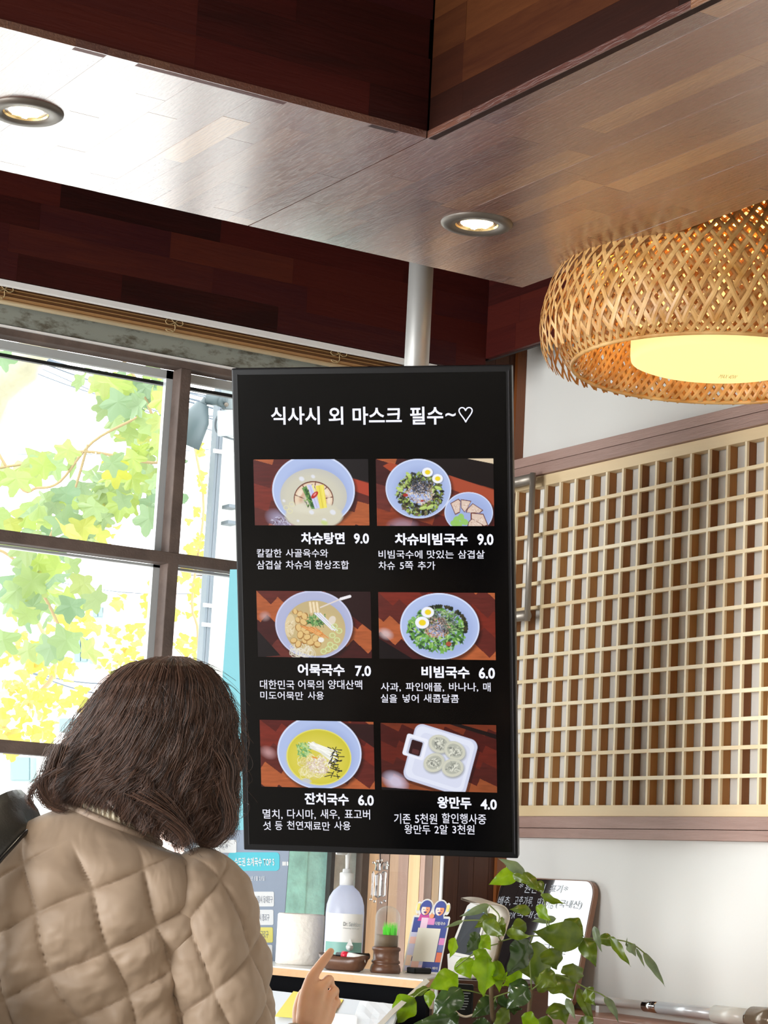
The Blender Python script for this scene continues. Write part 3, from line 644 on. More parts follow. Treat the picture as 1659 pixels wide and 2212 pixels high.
downlight(1030, 482, 78, 'recessed round spotlight in the brown part of the wooden soffit')
downlight(56, 240, 82, 'recessed round spotlight in the glare-whitened part of the wooden soffit at the left')

# ================================================================== WOVEN BAMBOO PENDANT
LD = 4.02
lc = at(1551, 790, LD); R0 = 350*LD/FPX; s = LD/FPX
ztop = lc.z+(790-430)*s
lamp = thing('pendant_lamp', 'large woven bamboo pendant lamp with a glowing cream diffuser', 'lamp', (lc.x, lc.y, lc.z-.07))
prof = [(q*R0, lc.z+h*s) for q, h in ((.2, 352), (.42, 337), (.64, 296), (.79, 248), (.89, 196), (.97, 138), (1.0, 80), (.995, 50), (.97, 20), (.93, 0), (.9, -7), (.87, 0), (.845, 30), (.82, 90), (.76, 170), (.66, 240))]
ztop = lc.z+350*s
pp_ = smooth_path([Vector((a, 0, b)) for a, b in prof], 7)
L = [0]
for i in range(1, len(pp_)): L.append(L[-1]+(pp_[i]-pp_[i-1]).length)
def weave(name, n, tw, off, wd, m, ph=0, cross=76, i0=0, i1=None):
    vs, fs = [], []; i1 = i1 or len(pp_)
    for k in range(n):
        base = len(vs)
        for i in range(i0, i1):
            p = pp_[i]; r = p.x; a = 2*math.pi*(k+ph)/n + tw*L[i]
            ou = math.sin((a - (-tw)*0)*1.0*0 + k*math.pi + L[i]*120)*.0014
            nx = pp_[min(i+1, len(pp_)-1)]-pp_[max(i-1, 0)]; nx.normalize(); nr, nzz = nx.z, -nx.x
            rr = r-(off+ou)*nr; zz = p.z-(off+ou)*nzz
            w = wd/2; tan = Vector((-math.sin(a), math.cos(a), 0)); dirv = Vector((math.cos(a)*nx.x, math.sin(a)*nx.x, nx.z)); along = (dirv+tan*(tw*r)).normalized()
            nn = Vector((math.cos(a)*-nr, math.sin(a)*-nr, -nzz)); side = along.cross(nn).normalized()
            P = Vector((lc.x+rr*math.cos(a), lc.y+rr*math.sin(a), zz)); vs += [P+side*w, P+nn*.0006, P-side*w, P-nn*.0006]
        for i in range(i1-i0-1):
            for q in range(4):
                a_, b_ = base+i*4+q, base+i*4+(q+1) % 4; fs.append((a_, b_, b_+4, a_+4))
    o = mesh(name, vs, fs, m, lamp); o['kind'] = 'stuff'; return o
k = NT('bamboo strip'); k.b.inputs['Roughness'].default_value = .38
tc = k.add('ShaderNodeTexCoord'); nz = k.add('ShaderNodeTexNoise', i_Scale=24.0); k.link(tc.outputs['Object'], nz.inputs[0]); rp = k.add('ShaderNodeValToRGB'); rp.color_ramp.elements[0].position = .3; rp.color_ramp.elements[0].color = (*s2l((196, 140, 70)), 1); rp.color_ramp.elements[1].position = .7; rp.color_ramp.elements[1].color = (*s2l((232, 192, 128)), 1)
k.link(nz.outputs[0], rp.inputs[0]); k.link(rp.outputs[0], k.b.inputs[0]); tr = k.add('ShaderNodeBsdfTranslucent'); k.link(rp.outputs[0], tr.inputs[0]); mx = k.add('ShaderNodeMixShader'); mx.inputs[0].default_value = .25
k.link(k.b.outputs[0], mx.inputs[1]); k.link(tr.outputs[0], mx.inputs[2]); k.link(mx.outputs[0], k.out.inputs[0]); M_bamb = k.m
weave('outer_weave', 96, 2.6, .0, .0072, M_bamb)
weave('outer_weave', 96, -2.6, .0012, .0072, M_bamb, .5)
weave('inner_weave', 72, 2.0, .03, .0085, M_bamb, i0=14, i1=58)
weave('inner_weave', 72, -2.0, .0312, .0085, M_bamb, .5, i0=14, i1=58)
M_dif = mat('lit cream diffuser', s2l((190, 170, 110)), .6, emit=(.97, .80, .34), es=.98, spec=.2)
lathe('diffuser', [(0, lc.z+.002), (.50*R0, lc.z+.002), (.535*R0, lc.z+.006), (.54*R0, lc.z+.016), (.54*R0, lc.z+.17), (.5*R0, lc.z+.18)], (lc.x, lc.y, 0), M_dif, lamp, 64)
lathe('rim_ring', [((.9+.012*math.cos(q))*R0, lc.z-.0075+.0045*math.sin(q)) for q in np.linspace(0, 6.2832, 9)], (lc.x, lc.y, 0), M_bamb, lamp, 96, cap=False)
lathe('cap_plate', [(0, ztop+.004), (.2*R0, ztop+.004), (.2*R0, ztop-.004), (0, ztop-.004)], (lc.x, lc.y, 0), M_ring, lamp, 32)
tube('cord', [(lc.x, lc.y, ztop), (lc.x, lc.y, ZC)], .003, M_black, lamp)
gl = bpy.data.lights.new('pendant_glow', 'POINT'); gl.energy = 22; gl.color = (1, .74, .36); gl.shadow_soft_size = .06
go = bpy.data.objects.new('pendant_glow', gl); COL.objects.link(go); go.location = (lc.x, lc.y, lc.z+.215); inv(go, lamp)
q = onZ(1573, 813, lc.z+.001); ux = Vector((_r.x, _r.y, 0)); uy = Vector((-CF.x, -CF.y, 0)).normalized()
ux2 = ux; text('rating_text', 'MAX 40W', q, ux2, uy, (0, 0, -1), -.0165, .0165, -.016, .016, mat('printed rating', s2l((120, 100, 50)), .6, emit=(.5, .38, .1), es=.55), lamp, .0, .0008)

# ================================================================== SHELF, COUNTER AND THE THINGS ON IT
ZS = 1.15
F1, F2 = onZ(572, 2085, ZS), onZ(914, 2116, ZS); dF = (F2-F1).normalized(); FL = F1-dF*.5; B2 = onZ(956, 2106, ZS)
nF = Vector((dF.y, -dF.x, 0)); nF = nF if nF.dot(CF) < 0 else -nF
BL = onZ(560, 2073, ZS)-dF*.45
BL = onZ(560, 2074, ZS)+(onZ(560, 2074, ZS)-B2).normalized()*.4
M_top = mat('white laminate', s2l((226, 226, 224)), .3)
M_oak = wood('oak edge', [s2l((168, 116, 74)), s2l((198, 148, 100)), s2l((212, 166, 120))], scale=(3, 40, 40), bump=.05, rough=.45, grain=.6)
TS_ = .0175
cnt = thing('service_counter', 'narrow white-topped counter with an oak front edge under the television', 'counter', (F1.x, F1.y, 0))
pts = [FL, F2, B2, BL]
poly('top', [p for p in pts], (0, 0, 1), .003, M_top, cnt)
poly('edge_board', [p-Vector((0, 0, .003)) for p in pts], (0, 0, 1), TS_-.003, M_oak, cnt)
inn = [FL-nF*.06, F2-nF*.06-dF*.04, B2-dF*.03+Vector((0, 0, 0)), BL]
poly('carcass', [p-Vector((0, 0, TS_)) for p in inn], (0, 0, 1), ZS-TS_, mat('black carcass', (.004, .004, .005), .8, spec=.08), cnt)
# sloped order counter in front
a0, b0 = at(560, 2134, 4.22), at(860, 2170, 3.98); a1, b1 = at(520, 2330, 3.86), at(800, 2345, 3.72)
nS = (b0-a0).cross(a1-a0).normalized(); nS = nS if nS.z > 0 else -nS
M_dsk = mat('pale grey blue desk sheet', s2l((206, 212, 220)), .35)
dsk = thing('order_desk', 'sloping pale grey order desk just below the counter edge', 'desk', (a1.x, a1.y, 0))
poly('desk_top', [a0-dF*.3, b0, b1, a1-dF*.3], nS, .012, M_dsk, dsk)
lo = [Vector((p.x, p.y, 0)) for p in (a0-dF*.3, b0, b1, a1-dF*.3)]; hi = [p-nS*.013 for p in (a0-dF*.3, b0, b1, a1-dF*.3)]
hexa('desk_body', lo+hi, M_tvb, dsk)
e0, e1 = F2+Vector((.004, -.004, -.004)), at(846, 2188, 3.93); e2 = at(770, 2268, 3.83)
ed = (e1-e0).normalized(); sd = ed.cross(nS).normalized()
edge = tube('edge_strip', [e0-ed*.003, e1, e2], .0065, M_top, dsk, 4, False)
def onS(x, y, lift=.001): p = onP(x, y, a0, nS); return p+nS*lift
M_yel = mat('yellow card', s2l((240, 214, 92)), .5)
tag(poly('price_card', [onS(594, 2196), onS(634, 2142), onS(742, 2160), onS(712, 2205)], nS, .0008, M_yel), 'yellow card lying on the sloping order desk behind the pointing hand', 'card')
tag(poly('paper_slip', [onS(716, 2190, .002), onS(766, 2195, .002), onS(772, 2200, .002), onS(770, 2225, .002), onS(700, 2222, .002)], nS, .0006, mat('white paper', s2l((240, 240, 240)), .6)), 'white paper slip at the bottom of the order desk beside the plastic wrap', 'paper')
# crumpled clear film
vs, fs = [], []; N = 6
for j in range(N):
    for i in range(N):
        x = 770+ (i/(N-1))*86+ (1-j/(N-1))*18-10; y = 2167+(j/(N-1))*62+(i/(N-1))*8
        vs.append(onS(x, y, .004+random.uniform(0, .0025)))
for j in range(N-1):
    for i in range(N-1): fs.append((j*N+i, j*N+i+1, (j+1)*N+i+1, (j+1)*N+i))
k = NT('clear crumpled film'); k.b.inputs['Roughness'].default_value = .15; k.b.inputs['Base Color'].default_value = (.95, .97, 1, 1); trn = k.add('ShaderNodeBsdfTransparent'); mx = k.add('ShaderNodeMixShader'); mx.inputs[0].default_value = .45
k.link(trn.outputs[0], mx.inputs[1]); k.link(k.b.outputs[0], mx.inputs[2]); k.link(mx.outputs[0], k.out.inputs[0])
tag(mesh('plastic_wrap', vs, fs, k.m), 'crumpled clear plastic wrap on the right end of the order desk', 'plastic wrap')

def dpx(p): return depth(p)/FPX
# paper roll
c = onZ(645, 2083.5, ZS); d = dpx(c)
M_tis = mat('soft tissue paper', s2l((240, 234, 224)), .9, bump=.25, bscale=90)
tr_ = tag(lathe('paper_roll', [(.018, .004), (.046*1.0, 0), (.0485, .003), (.0485, 108*d-.003), (.046, 108*d), (.018, 108*d-.001), (.018, .004)], c, M_tis, None, 48, cap=False), 'thick white tissue roll standing on the counter in front of the window poster', 'tissue roll')
# sanitizer bottle
c = onZ(739, 2091, ZS); d = dpx(c)*1.075; hgt = 226*d; w = 39*d
bt = thing('sanitizer_bottle', 'translucent white pump bottle with a teal label band beside the tissue roll', 'bottle', c)
k = NT('milky plastic'); k.b.inputs['Base Color'].default_value = (*s2l((225, 230, 245)), 1); k.b.inputs['Roughness'].default_value = .25
trn = k.add('ShaderNodeBsdfTranslucent'); trn.inputs[0].default_value = (.85, .88, 1, 1); mx = k.add('ShaderNodeMixShader'); mx.inputs[0].default_value = .6; k.link(k.b.outputs[0], mx.inputs[1]); k.link(trn.outputs[0], mx.inputs[2]); k.link(mx.outputs[0], k.out.inputs[0]); M_milk = k.m
lathe('body', [(w*.93, 0), (w, .004), (w*1.0, 110*d), (w*.97, 125*d), (w*.86, 140*d), (w*.68, 152*d), (w*.42, 161*d), (w*.33, 165*d)], c, M_milk, bt, 40)
lathe('collar', [(w*.36, 164*d), (w*.37, 188*d), (w*.33, 189*d), (w*.24, 190*d), (w*.23, 196*d), (w*.1, 197*d)], c, M_top, bt, 24)
lathe('pump', [(w*.10, 196*d), (w*.13, 222*d), (w*.17, 226*d), (w*.17, 231*d), (w*.08, 232*d)], c, M_top, bt, 16)
hd_ = c+Vector((0, 0, 229*d)); sp = (-_r*.6-CF*.5); sp.z = 0; sp.normalize()
tube('spout', [hd_, hd_+sp*(.03)+Vector((0, 0, -.002))], [.005, .0035], M_top, bt, 10)
def wrap(name, cen, R, h0, h1, a0_, a1_, m, parent, off=.0006):
    vs, fs = [], []; n = 20
    for i in range(n+1):
        a = a0_+(a1_-a0_)*i/n
        for h in (h0, h1): vs.append(cen+Vector((math.cos(a)*(R+off), math.sin(a)*(R+off), h)))
    for i in range(n): fs.append((2*i, 2*i+2, 2*i+3, 2*i+1))
    return mesh(name, vs, fs, m, parent, True)
back = math.atan2(-CF.y, -CF.x)
wrap('label', c, w, 8*d, 108*d, back-1.25, back+1.25, mat('white label', s2l((236, 236, 234)), .5), bt)
wrap('teal_band', c, w, 9*d, 52*d, back-1.1, back+1.15, mat('teal label band', s2l((126, 176, 166)), .5), bt, .001)
TB = c+Vector((math.cos(back), math.sin(back), 0))*(w+.0014); bn = Vector((math.cos(back), math.sin(back), 0)); br = Vector((-math.sin(back), math.cos(back), 0)); br = br if br.dot(_r) > 0 else -br
M_ink = mat('grey print', s2l((120, 124, 124)), .6); UP = Vector((0, 0, 1))
text('label_text', 'Dr. Sanitizer', TB, br, UP, bn, -2*d, 34*d, 84*d, 92*d, M_ink, bt, .01)
text('label_text', 'Cleaning hand gel', TB, br, UP, bn, -2*d, 30*d, 78*d, 81*d, M_ink, bt)
lathe('drop_emblem', [(0, 0), (7*d, 0), (7.5*d, .0004)], TB+br*13*d+UP*43*d, M_top, bt, 20, axis=bn)
poly('drop_emblem', [TB+br*(13-6.6)*d+UP*46*d+bn*.001, TB+br*(13+6.6)*d+UP*46*d+bn*.001, TB+br*13*d+UP*60*d+bn*.001], bn, .0006, M_top, bt)
# wooden boat tray with pens
M_wal = wood('walnut turned', [s2l((58, 36, 26)), s2l((92, 60, 42)), s2l((118, 82, 60))], scale=(4, 40, 40), axis=0, rough=.35, bump=.05, rnd=False)
c = onZ(741, 2097, ZS); d = dpx(c); dr = dF
ty = thing('pen_tray', 'dark wooden boat-shaped tray holding pens in front of the pump bottle', 'tray', c)
vs, fs = [], []; n = 24
for j, (sx, sy, h) in enumerate(((42, 12, 0), (50, 17, 4), (58, 20, 16), (65, 22, 31), (62, 20, 31), (50, 15, 12), (40, 9, 6))):
    for i in range(n):
        a = 2*math.pi*i/n; e = .75
        x = math.copysign(abs(math.cos(a))**e, math.cos(a))*sx; y = math.copysign(abs(math.sin(a))**e, math.sin(a))*sy
        lift = (abs(math.cos(a))**6)*5 if h > 10 else 0
        vs.append(c+dr*(x*d)-nF*(y*d*1.4)+Vector((0, 0, (h+lift)*d)))
for j in range(6):
    for i in range(n): fs.append((j*n+i, j*n+(i+1) % n, (j+1)*n+(i+1) % n, (j+1)*n+i))
fs += [tuple(range(n))[::-1], tuple(range(6*n, 7*n))]
mesh('dish', vs, fs, M_wal, ty, True)
def T(a, b, h): return c+dr*(a*d)-nF*(b*d)+Vector((0, 0, h*d))
pen = thing('marker_pen', 'white marker with a red end lying across the wooden tray', 'pen', T(5, 0, 26))
tube('barrel', [T(20, -9, 33), T(58, 8, 28)], .007, M_top, pen, 14)
tube('cap', [T(7, -13, 34.5), T(20, -9, 33)], [.0072, .0078], mat('red cap', s2l((214, 30, 60)), .35), pen, 14)
pb = thing('black_pen', 'black pen with a steel clip lying behind the red-capped marker', 'pen', T(-10, 6, 27))
tube('barrel', [T(-22, 2, 32), T(56, 18, 34)], .006, M_tvb, pb, 12)
tube('clip', [T(-8, 2, 31), T(0, 1, 27), T(4, 2, 34)], .0012, M_st, pb, 6)
# glass dome with grass
c = onZ(832, 2102, ZS); d = dpx(c)
dm = thing('glass_dome', 'small glass dome with bright green grass on a turned walnut base', 'ornament', c)
lathe('base', [(31*d, 0), (33*d, 3*d), (33*d, 10*d), (31*d, 17*d), (28*d, 20*d), (31*d, 22*d), (31*d, 26*d), (28*d, 28*d), (28*d, 46*d), (31*d, 49*d), (31*d, 54*d), (27*d, 56*d), (22*d, 57*d)], c, M_wal, dm, 40)
lathe('plinth', [(24*d, 56*d), (24*d, 80*d), (23*d, 81*d)], c, mat('brown block', s2l((104, 86, 66)), .6), dm, 32)
gp = [(27*d, 57*d)]+[(27*d, h*d) for h in (80, 100, 118)]+[(27*d*math.cos(a), (118+25*math.sin(a))*d) for a in np.linspace(.15, 1.56, 9)]
lathe('glass', gp, c, domeglass(), dm, 48, cap=False)
tf = bmesh.new()
vs, fs = [], []
for q in range(130):
    a, r = random.uniform(0, 6.28), math.sqrt(random.random())*15*d; p = c+Vector((r*math.cos(a), r*math.sin(a), 80*d))+_r*6*d; h = random.uniform(20, 32)*d; le = Vector((random.uniform(-1, 1), random.uniform(-1, 1), 0))*4*d
    i = len(vs); vs += [p-_r*.0006, p+_r*.0006, p+le+Vector((0, 0, h))]; fs.append((i, i+1, i+2))
tag(mesh('grass_tuft', vs, fs, mat('bright green grass', s2l((96, 226, 60)), .5), dm), kind='stuff')
# payment card stand
bl_, br_, tr2, tl2 = onZ(868, 2100, ZS+.001), None, None, None
cd = depth(bl_)
nc = -(CF); nc.z = 0; nc.normalize()
br_ = at(949, 2107, cd-.005); tl2 = at(893, 1976, cd+.035); tr2 = at(975, 1983, cd+.03)
br_.z = ZS+.001
cu = (br_-bl_).normalized(); cn = (br_-bl_).cross(tl2-bl_).normalized(); cn = cn if cn.dot(CF) < 0 else -cn
cvv = (tl2-bl_)
qr = thing('payment_card', 'cut-out cardboard payment sign with two cartoon heads and navy and pink blocks', 'sign', (bl_+br_)/2)
def CC(a, b, l=0): return bl_+(br_-bl_)*a+cvv*b+cn*l
rc = [CC(.03, 0), CC(.97, 0), CC(1, .03), CC(1, .97), CC(.97, 1), CC(.03, 1), CC(0, .97), CC(0, .03)]
poly('card', rc, cn, .002, M_top, qr)
hm = [(s2l(x)) for x in ((70, 84, 160), (250, 205, 196), (214, 214, 244), (234, 150, 208), (240, 130, 92), (118, 130, 190), (246, 214, 238), (206, 80, 160), (80, 60, 130), (250, 222, 200))]
CM = [mat('card ink %d' % i, x, .5) for i, x in enumerate(hm)]
for (x0, y0, x1, y1, ci, l) in ((.04, .03, .96, .96, 0, .0003), (.04, .28, .2, .7, 2, .0006), (.04, .5, .2, .62, 1, .0008), (.24, .78, .42, .96, 6, .0006), (.42, .84, .6, .96, 3, .0007), (.82, .5, .96, .62, 3, .0006), (.82, .38, .96, .5, 5, .0006), (.82, .2, .96, .37, 4, .0006), (.04, .03, .5, .2, 2, .0006), (.2, .04, .4, .2, 1, .0008), (.4, .04, .5, .14, 6, .0009), (.04, .12, .18, .3, 9, .0009)):
    poly('colour_block', [CC(x0, y0, l), CC(x1, y0, l), CC(x1, y1, l), CC(x0, y1, l)], cn, .0002, CM[ci], qr)
poly('blank_panel', [CC(.2, .2, .0012), CC(.8, .2, .0012), CC(.8, .78, .0012), CC(.2, .78, .0012)], cn, .0002, mat('cream panel', s2l((238, 236, 224)), .5), qr)
cuu, cvu = (br_-bl_), cvv
text('card_text', '다림국수', bl_, cuu, cvu, cn, .62, .9, .84, .9, M_top, qr, .02, .0014)
text('card_text', 'zero 페이', bl_, cuu, cvu, cn, .6, .92, .07, .12, M_top, qr, .02, .0014)
def disc(name, a, b, ra, rb, m, l, parent, a0_=0, a1_=6.2832, n=20):
    pts = [CC(a+ra*math.cos(a0_+(a1_-a0_)*i/n), b+rb*math.sin(a0_+(a1_-a0_)*i/n), l) for i in range(n+(0 if a1_ > 6.28 else 1))]; return poly(name, pts, cn, .0003, m, parent)
M_face, M_face2 = mat('pale face', s2l((250, 232, 224)), .6), mat('shaded face', s2l((240, 160, 120)), .6)
for fx in (.3, .68):
    disc('figure_outline', fx, 1.12, .2, .17, M_top, .0002, qr); disc('figure_outline', fx+(-.2 if fx < .5 else .2), 1.13, .07, .11, M_top, .0001, qr)
    poly('figure_body', [CC(fx-.16, .9, .0005), CC(fx+.16, .9, .0005), CC(fx+.1, 1.06, .0005), CC(fx-.1, 1.06, .0005)], cn, .0004, CM[7] if fx < .5 else CM[0], qr)
    disc('figure_hair', fx, 1.13, .155, .135, CM[0], .0006, qr); disc('figure_face', fx, 1.1, .115, .095, M_face, .0012, qr); disc('figure_face', fx, 1.1, .115, .095, M_face2, .0016, qr, -1.57, 1.57)
    disc('figure_cap', fx, 1.13, .15, .125, CM[0], .002, qr, .12, 3.02)
    disc('figure_mouth', fx, 1.065, .04, .03, CM[8], .0022, qr, 3.14, 6.28); disc('figure_eye', fx-.05, 1.1, .01, .01, CM[8], .0022, qr, n=8); disc('figure_eye', fx+.05, 1.1, .01, .01, CM[8], .0022, qr, n=8)
    poly('figure_phone', [CC(fx+(-.24 if fx < .5 else .17), 1.08, .0018), CC(fx+(-.17 if fx < .5 else .24), 1.08, .0018), CC(fx+(-.17 if fx < .5 else .24), 1.2, .0018), CC(fx+(-.24 if fx < .5 else .17), 1.2, .0018)], cn, .0004, mat('yellow phone', s2l((246, 226, 130)), .5), qr)
disc('figure_hand', .5, .99, .06, .04, M_face2, .0026, qr)
pc = CC(.42, 0, -.004); box('card_foot', (pc.x-.02, pc.y-.02, ZS), (pc.x+.02, pc.y+.02, ZS+.012), M_tvb, qr, .003)

# window wall things: glass ornament hanging behind the television
g0 = at(822, 1850, 4.62)
go_ = thing('glass_ornament', 'clear glass chime ornament hanging by a black cord in front of the wooden planks', 'ornament', g0)
d = 4.62/FPX
tube('cord', [TP-TV*(TH/2-.08)-TN*.058+TU*.0, g0+UP*.1, g0+UP*.02-_r*.002, g0-UP*.022+_r*.001, g0-UP*.012+_r*.006], .0011, M_black, go_, 6)
M_gl = mat('clear cut glass', (.97, .98, 1), .03, trans=.9, ior=1.45)
for (a, h, w_, l) in ((-4, -22, 7, 18), (12, -20, 6, 16), (-2, -62, 8, 52), (10, -58, 6, 54), (-14, -60, 2.5, 56)):
    P = g0+_r*(a*d)+UP*(h*d); lathe('glass_drop', [(w_*.4*d, -l/2*d), (w_*d, -l/2.4*d), (w_*d*.8, 0), (w_*d, l/2.4*d), (w_*.4*d, l/2*d)], P, M_gl, go_, 8, smooth=False)
for (a, h) in ((-14, -14), (-6, -10), (14, -12), (16, -18), (-16, -92), (-8, -96), (6, -98), (14, -94), (2, -8)):
    P = g0+_r*(a*d)+UP*(h*d); lathe('glass_bead', [(0, -3.5*d), (3*d, -1*d), (3*d, 1*d), (0, 3.5*d)], P, M_gl, go_, 8, smooth=False, cap=False)

# terminal on a white looped stand
D = 4.28
tm = thing('tablet_stand', 'white tablet with a grey screen leaning on a looped white stand', 'tablet', at(1000, 2110, D))
A, B, Cc, Dd = at(1012, 1950, D+.06), at(1058, 1953, D+.045), at(1024, 2072, D-.01), at(968, 2060, D+.005)
tn = (B-A).cross(Dd-A).normalized(); tn = tn if tn.dot(CF) < 0 else -tn
def Q(a, b, l=0): return A*(1-a)*(1-b)+B*a*(1-b)+Cc*a*b+Dd*(1-a)*b+tn*l
poly('tablet_body', [Q(.1, 0), Q(.9, 0), Q(1, .06), Q(1, .94), Q(.9, 1), Q(.1, 1), Q(0, .94), Q(0, .06)], tn, .009, M_top, tm)
poly('tablet_screen', [Q(.1, .13, .0006), Q(.92, .13, .0006), Q(.92, .95, .0006), Q(.1, .95, .0006)], tn, .0008, mat('grey tablet screen', s2l((66, 72, 78)), .12), tm)
poly('status_strip', [Q(.1, .13, .0012), Q(.92, .13, .0012), Q(.92, .17, .0012), Q(.1, .17, .0012)], tn, .0004, mat('blue strip', s2l((150, 190, 220)), .3), tm)
path = smooth_path([at(1016, 1948, D+.06), at(1040, 1946, D+.09), at(1068, 1952, D+.12), at(1079, 1972, D+.13), at(1072, 2000, D+.12), at(1058, 2040, D+.1), at(1046, 2080, D+.08), at(1036, 2108, D+.06), at(1012, 2114, D+.03), at(985, 2104, D+.0)], 6)
vs, fs = [], []; hw = _r*.0-CF*0
side = (CF.cross(UP)).normalized()
for i, p in enumerate(path):
    t = (path[min(i+1, len(path)-1)]-path[max(i-1, 0)]).normalized(); nrm = t.cross(CF).normalized()
    wv_ = CF*.03+_r*-.018; vs += [p-wv_-nrm*.002, p+wv_-nrm*.002, p+wv_+nrm*.002, p-wv_+nrm*.002]
for i in range(len(path)-1):
    for q in range(4): fs.append((i*4+q, i*4+(q+1) % 4, i*4+4+(q+1) % 4, i*4+4+q))
mesh('stand_loop', vs, fs, mat('ivory plastic', s2l((232, 222, 208)), .4), tm, True)
poly('stand_front', [Q(-.05, 1.0, -.004), Q(.55, .8, -.004), Q(.7, 1.06, -.004), at(1028, 2113, D), at(968, 2104, D-.01)], tn, .006, M_top, tm)
lathe('stand_foot', [(.03, 0), (.03, .006), (.02, .012)], at(1005, 2112, D), M_top, tm, 24)
# side table behind the plant carrying it and the tablet
M_dkw = wood('dark cabinet wood', [s2l((44, 26, 20)), s2l((74, 44, 32))], scale=(3, 30, 30), bump=.05)
tb = at(1005, 2114, D)
cab = thing('side_cabinet', 'dark wooden cabinet behind the plant holding the tablet stand', 'cabinet', (tb.x, tb.y, 0))
cp = [onZ(948, 2134, tb.z), onZ(1150, 2150, tb.z), onZ(1140, 2116, tb.z), onZ(970, 2104, tb.z)]
cz = tb.z
dc = [Vector((tb.x, tb.y, cz))+_r*a+Vector((CF.x, CF.y, 0)).normalized()*b for a, b in ((-.035, -.08), (.16, -.08), (.16, .12), (-.035, .12))]
poly('cabinet_top', dc, (0, 0, 1), .012, M_dkw, cab)
hexa('cabinet_body', [Vector((p.x, p.y, 0)) for p in dc]+[p-UP*.0125 for p in dc], M_dkw, cab)
# small black box with a printed rating label, white cable
kb = at(997, 2160, 4.12)
bx = thing('power_adapter', 'black adapter box with a small printed label hanging behind the leaves', 'adapter', kb)
obox('case', kb, _r*.022, Vector((CF.x, CF.y, 0)).normalized()*.012, UP*.03, M_tvb, bx, .003)
for q in range(7):
    obox('label_line', kb-CF*.0135+UP*(.016-.005*q)+_r*random.uniform(-.003, .003), _r*random.uniform(.008, .015), CF*.0004, UP*.0008, M_ink, bx)
tag(tube('white_cable', smooth_path([at(980, 2170, 4.1), at(985, 2186, 4.1), at(1003, 2196, 4.1), at(1022, 2192, 4.1), at(1050, 2180, 4.12)], 6), .0024, mat('cream cable', s2l((205, 190, 170)), .5), None, 8), 'cream cable looping below the black adapter box', 'cable')

# ================================================================== WINDOW POSTER
PD = 4.99
pa, pb_, pc_, pd_ = at(455, 1235, PD+.03), at(664, 1235, PD-.02), at(606, 2095, PD-.04), at(385, 2085, PD+.02)
pn = (pb_-pa).cross(pd_-pa).normalized(); pn = pn if pn.dot(CF) < 0 else -pn
pb_ = pb_; 
ps = thing('window_banner', 'tall banner outside the glass with cyan top and a list of white boxes below', 'banner', (pc_+pd_)/2)
pu = (pb_-pa).normalized()
def PQ(x, y, l=0): p = onP(x, y, pa, pn); return p+pn*l
def pmat(nm, c): return mat(nm, s2l(c), .6)
poly('banner_sheet', [PQ(497, 1230), PQ(668, 1230), PQ(606, 2098), PQ(385, 2094), PQ(440, 1800), PQ(478, 1500)], pn, .004, pmat('slate banner', (160, 174, 194)), ps)
poly('banner_top', [PQ(497, 1230, .0006), PQ(668, 1230, .0006), PQ(640, 1788, .0006), PQ(440, 1796, .0006), PQ(478, 1500, .0006)], pn, .0005, pmat('cyan banner', (140, 216, 228)), ps)
Rr = onP(600, 1900, pa, pn)
bux = (PQ(620, 1900)-PQ(520, 1900)).normalized(); buy = pn.cross(bux).normalized(); buy = buy if buy.z > 0 else -buy
B0 = PQ(500, 1900)
def BU(x, y): q = PQ(x, y)-B0; return q.dot(bux), q.dot(buy)
def rrect(x0, y0, x1, y1, m, l, r=5, nm='list_box'):
    pts = []
    for (cx_, cy_, a0_) in ((x1-r, y0+r, -90), (x1-r, y1-r, 0), (x0+r, y1-r, 90), (x0+r, y0+r, 180)):
        for q in range(5): a = math.radians(a0_+q*22.5); pts.append(PQ(cx_+r*math.cos(a), cy_+r*math.sin(a), l))
    poly(nm, pts, pn, .0004, m, ps)
M_pw, M_pc, M_py = pmat('banner white', (250, 252, 252)), pmat('banner cyan button', (96, 214, 232)), pmat('banner yellow', (250, 240, 130))
rrect(493, 1841, 604, 1881, M_pc, .001, 8, 'headline_button')
rrect(447, 1814, 511, 1842, M_pw, .0012, 3)
for y0, y1, mm in ((1926, 1958, M_pw), (1965, 1998, M_pw), (2003, 2036, M_py), (2041, 2075, M_pw)): rrect(470, y0, 592-(y0-1926)*.03, y1, mm, .001, 3)
M_bi = pmat('banner print', (126, 132, 148))
def ptx(s, x0, y0, x1, y1, m, b=0.0):
    ym, xm = (y0+y1)/2, (x0+x1)/2; text('banner_text', s, B0, bux, buy, pn, BU(x0, ym)[0], BU(x1, ym)[0], BU(xm, y1)[1], BU(xm, y0)[1], m, ps, b, .0022)
ptx('수도권 초계국수 TOP 5', 507, 1852, 593, 1871, M_pw, .02)
ptx('2020년 5월 23일 - 2021년 5월 23일', 478, 1892, 572, 1902, M_pw); ptx('지니 썸트렌드', 500, 1909, 536, 1920, M_pw)
ptx('OOO', 524, 1935, 549, 1949, M_bi); ptx('서울시 동대문구', 552, 1935, 589, 1950, M_bi); ptx('서울시 종로구', 549, 1974, 582, 1989, M_bi); ptx('서울시 구로구', 543, 2010, 580, 2026, M_bi); ptx('고양시', 562, 2050, 578, 2066, M_bi)
ptx('수도권', 474, 1824, 492, 1832, M_bi)
ptx('O', 500, 1706, 512, 1742, M_pw)
for x, mm in ((473, M_py), (480, M_pc), (486, M_pc), (612, M_pw), (616, M_pw), (621, M_pw)): rrect(x-1.8, 1861, x+1.8, 1870, mm, .001, 1.5, 'dot')
stand_z = PQ(500, 2096).z
base_p = (PQ(606, 2096)+PQ(385, 2092))/2
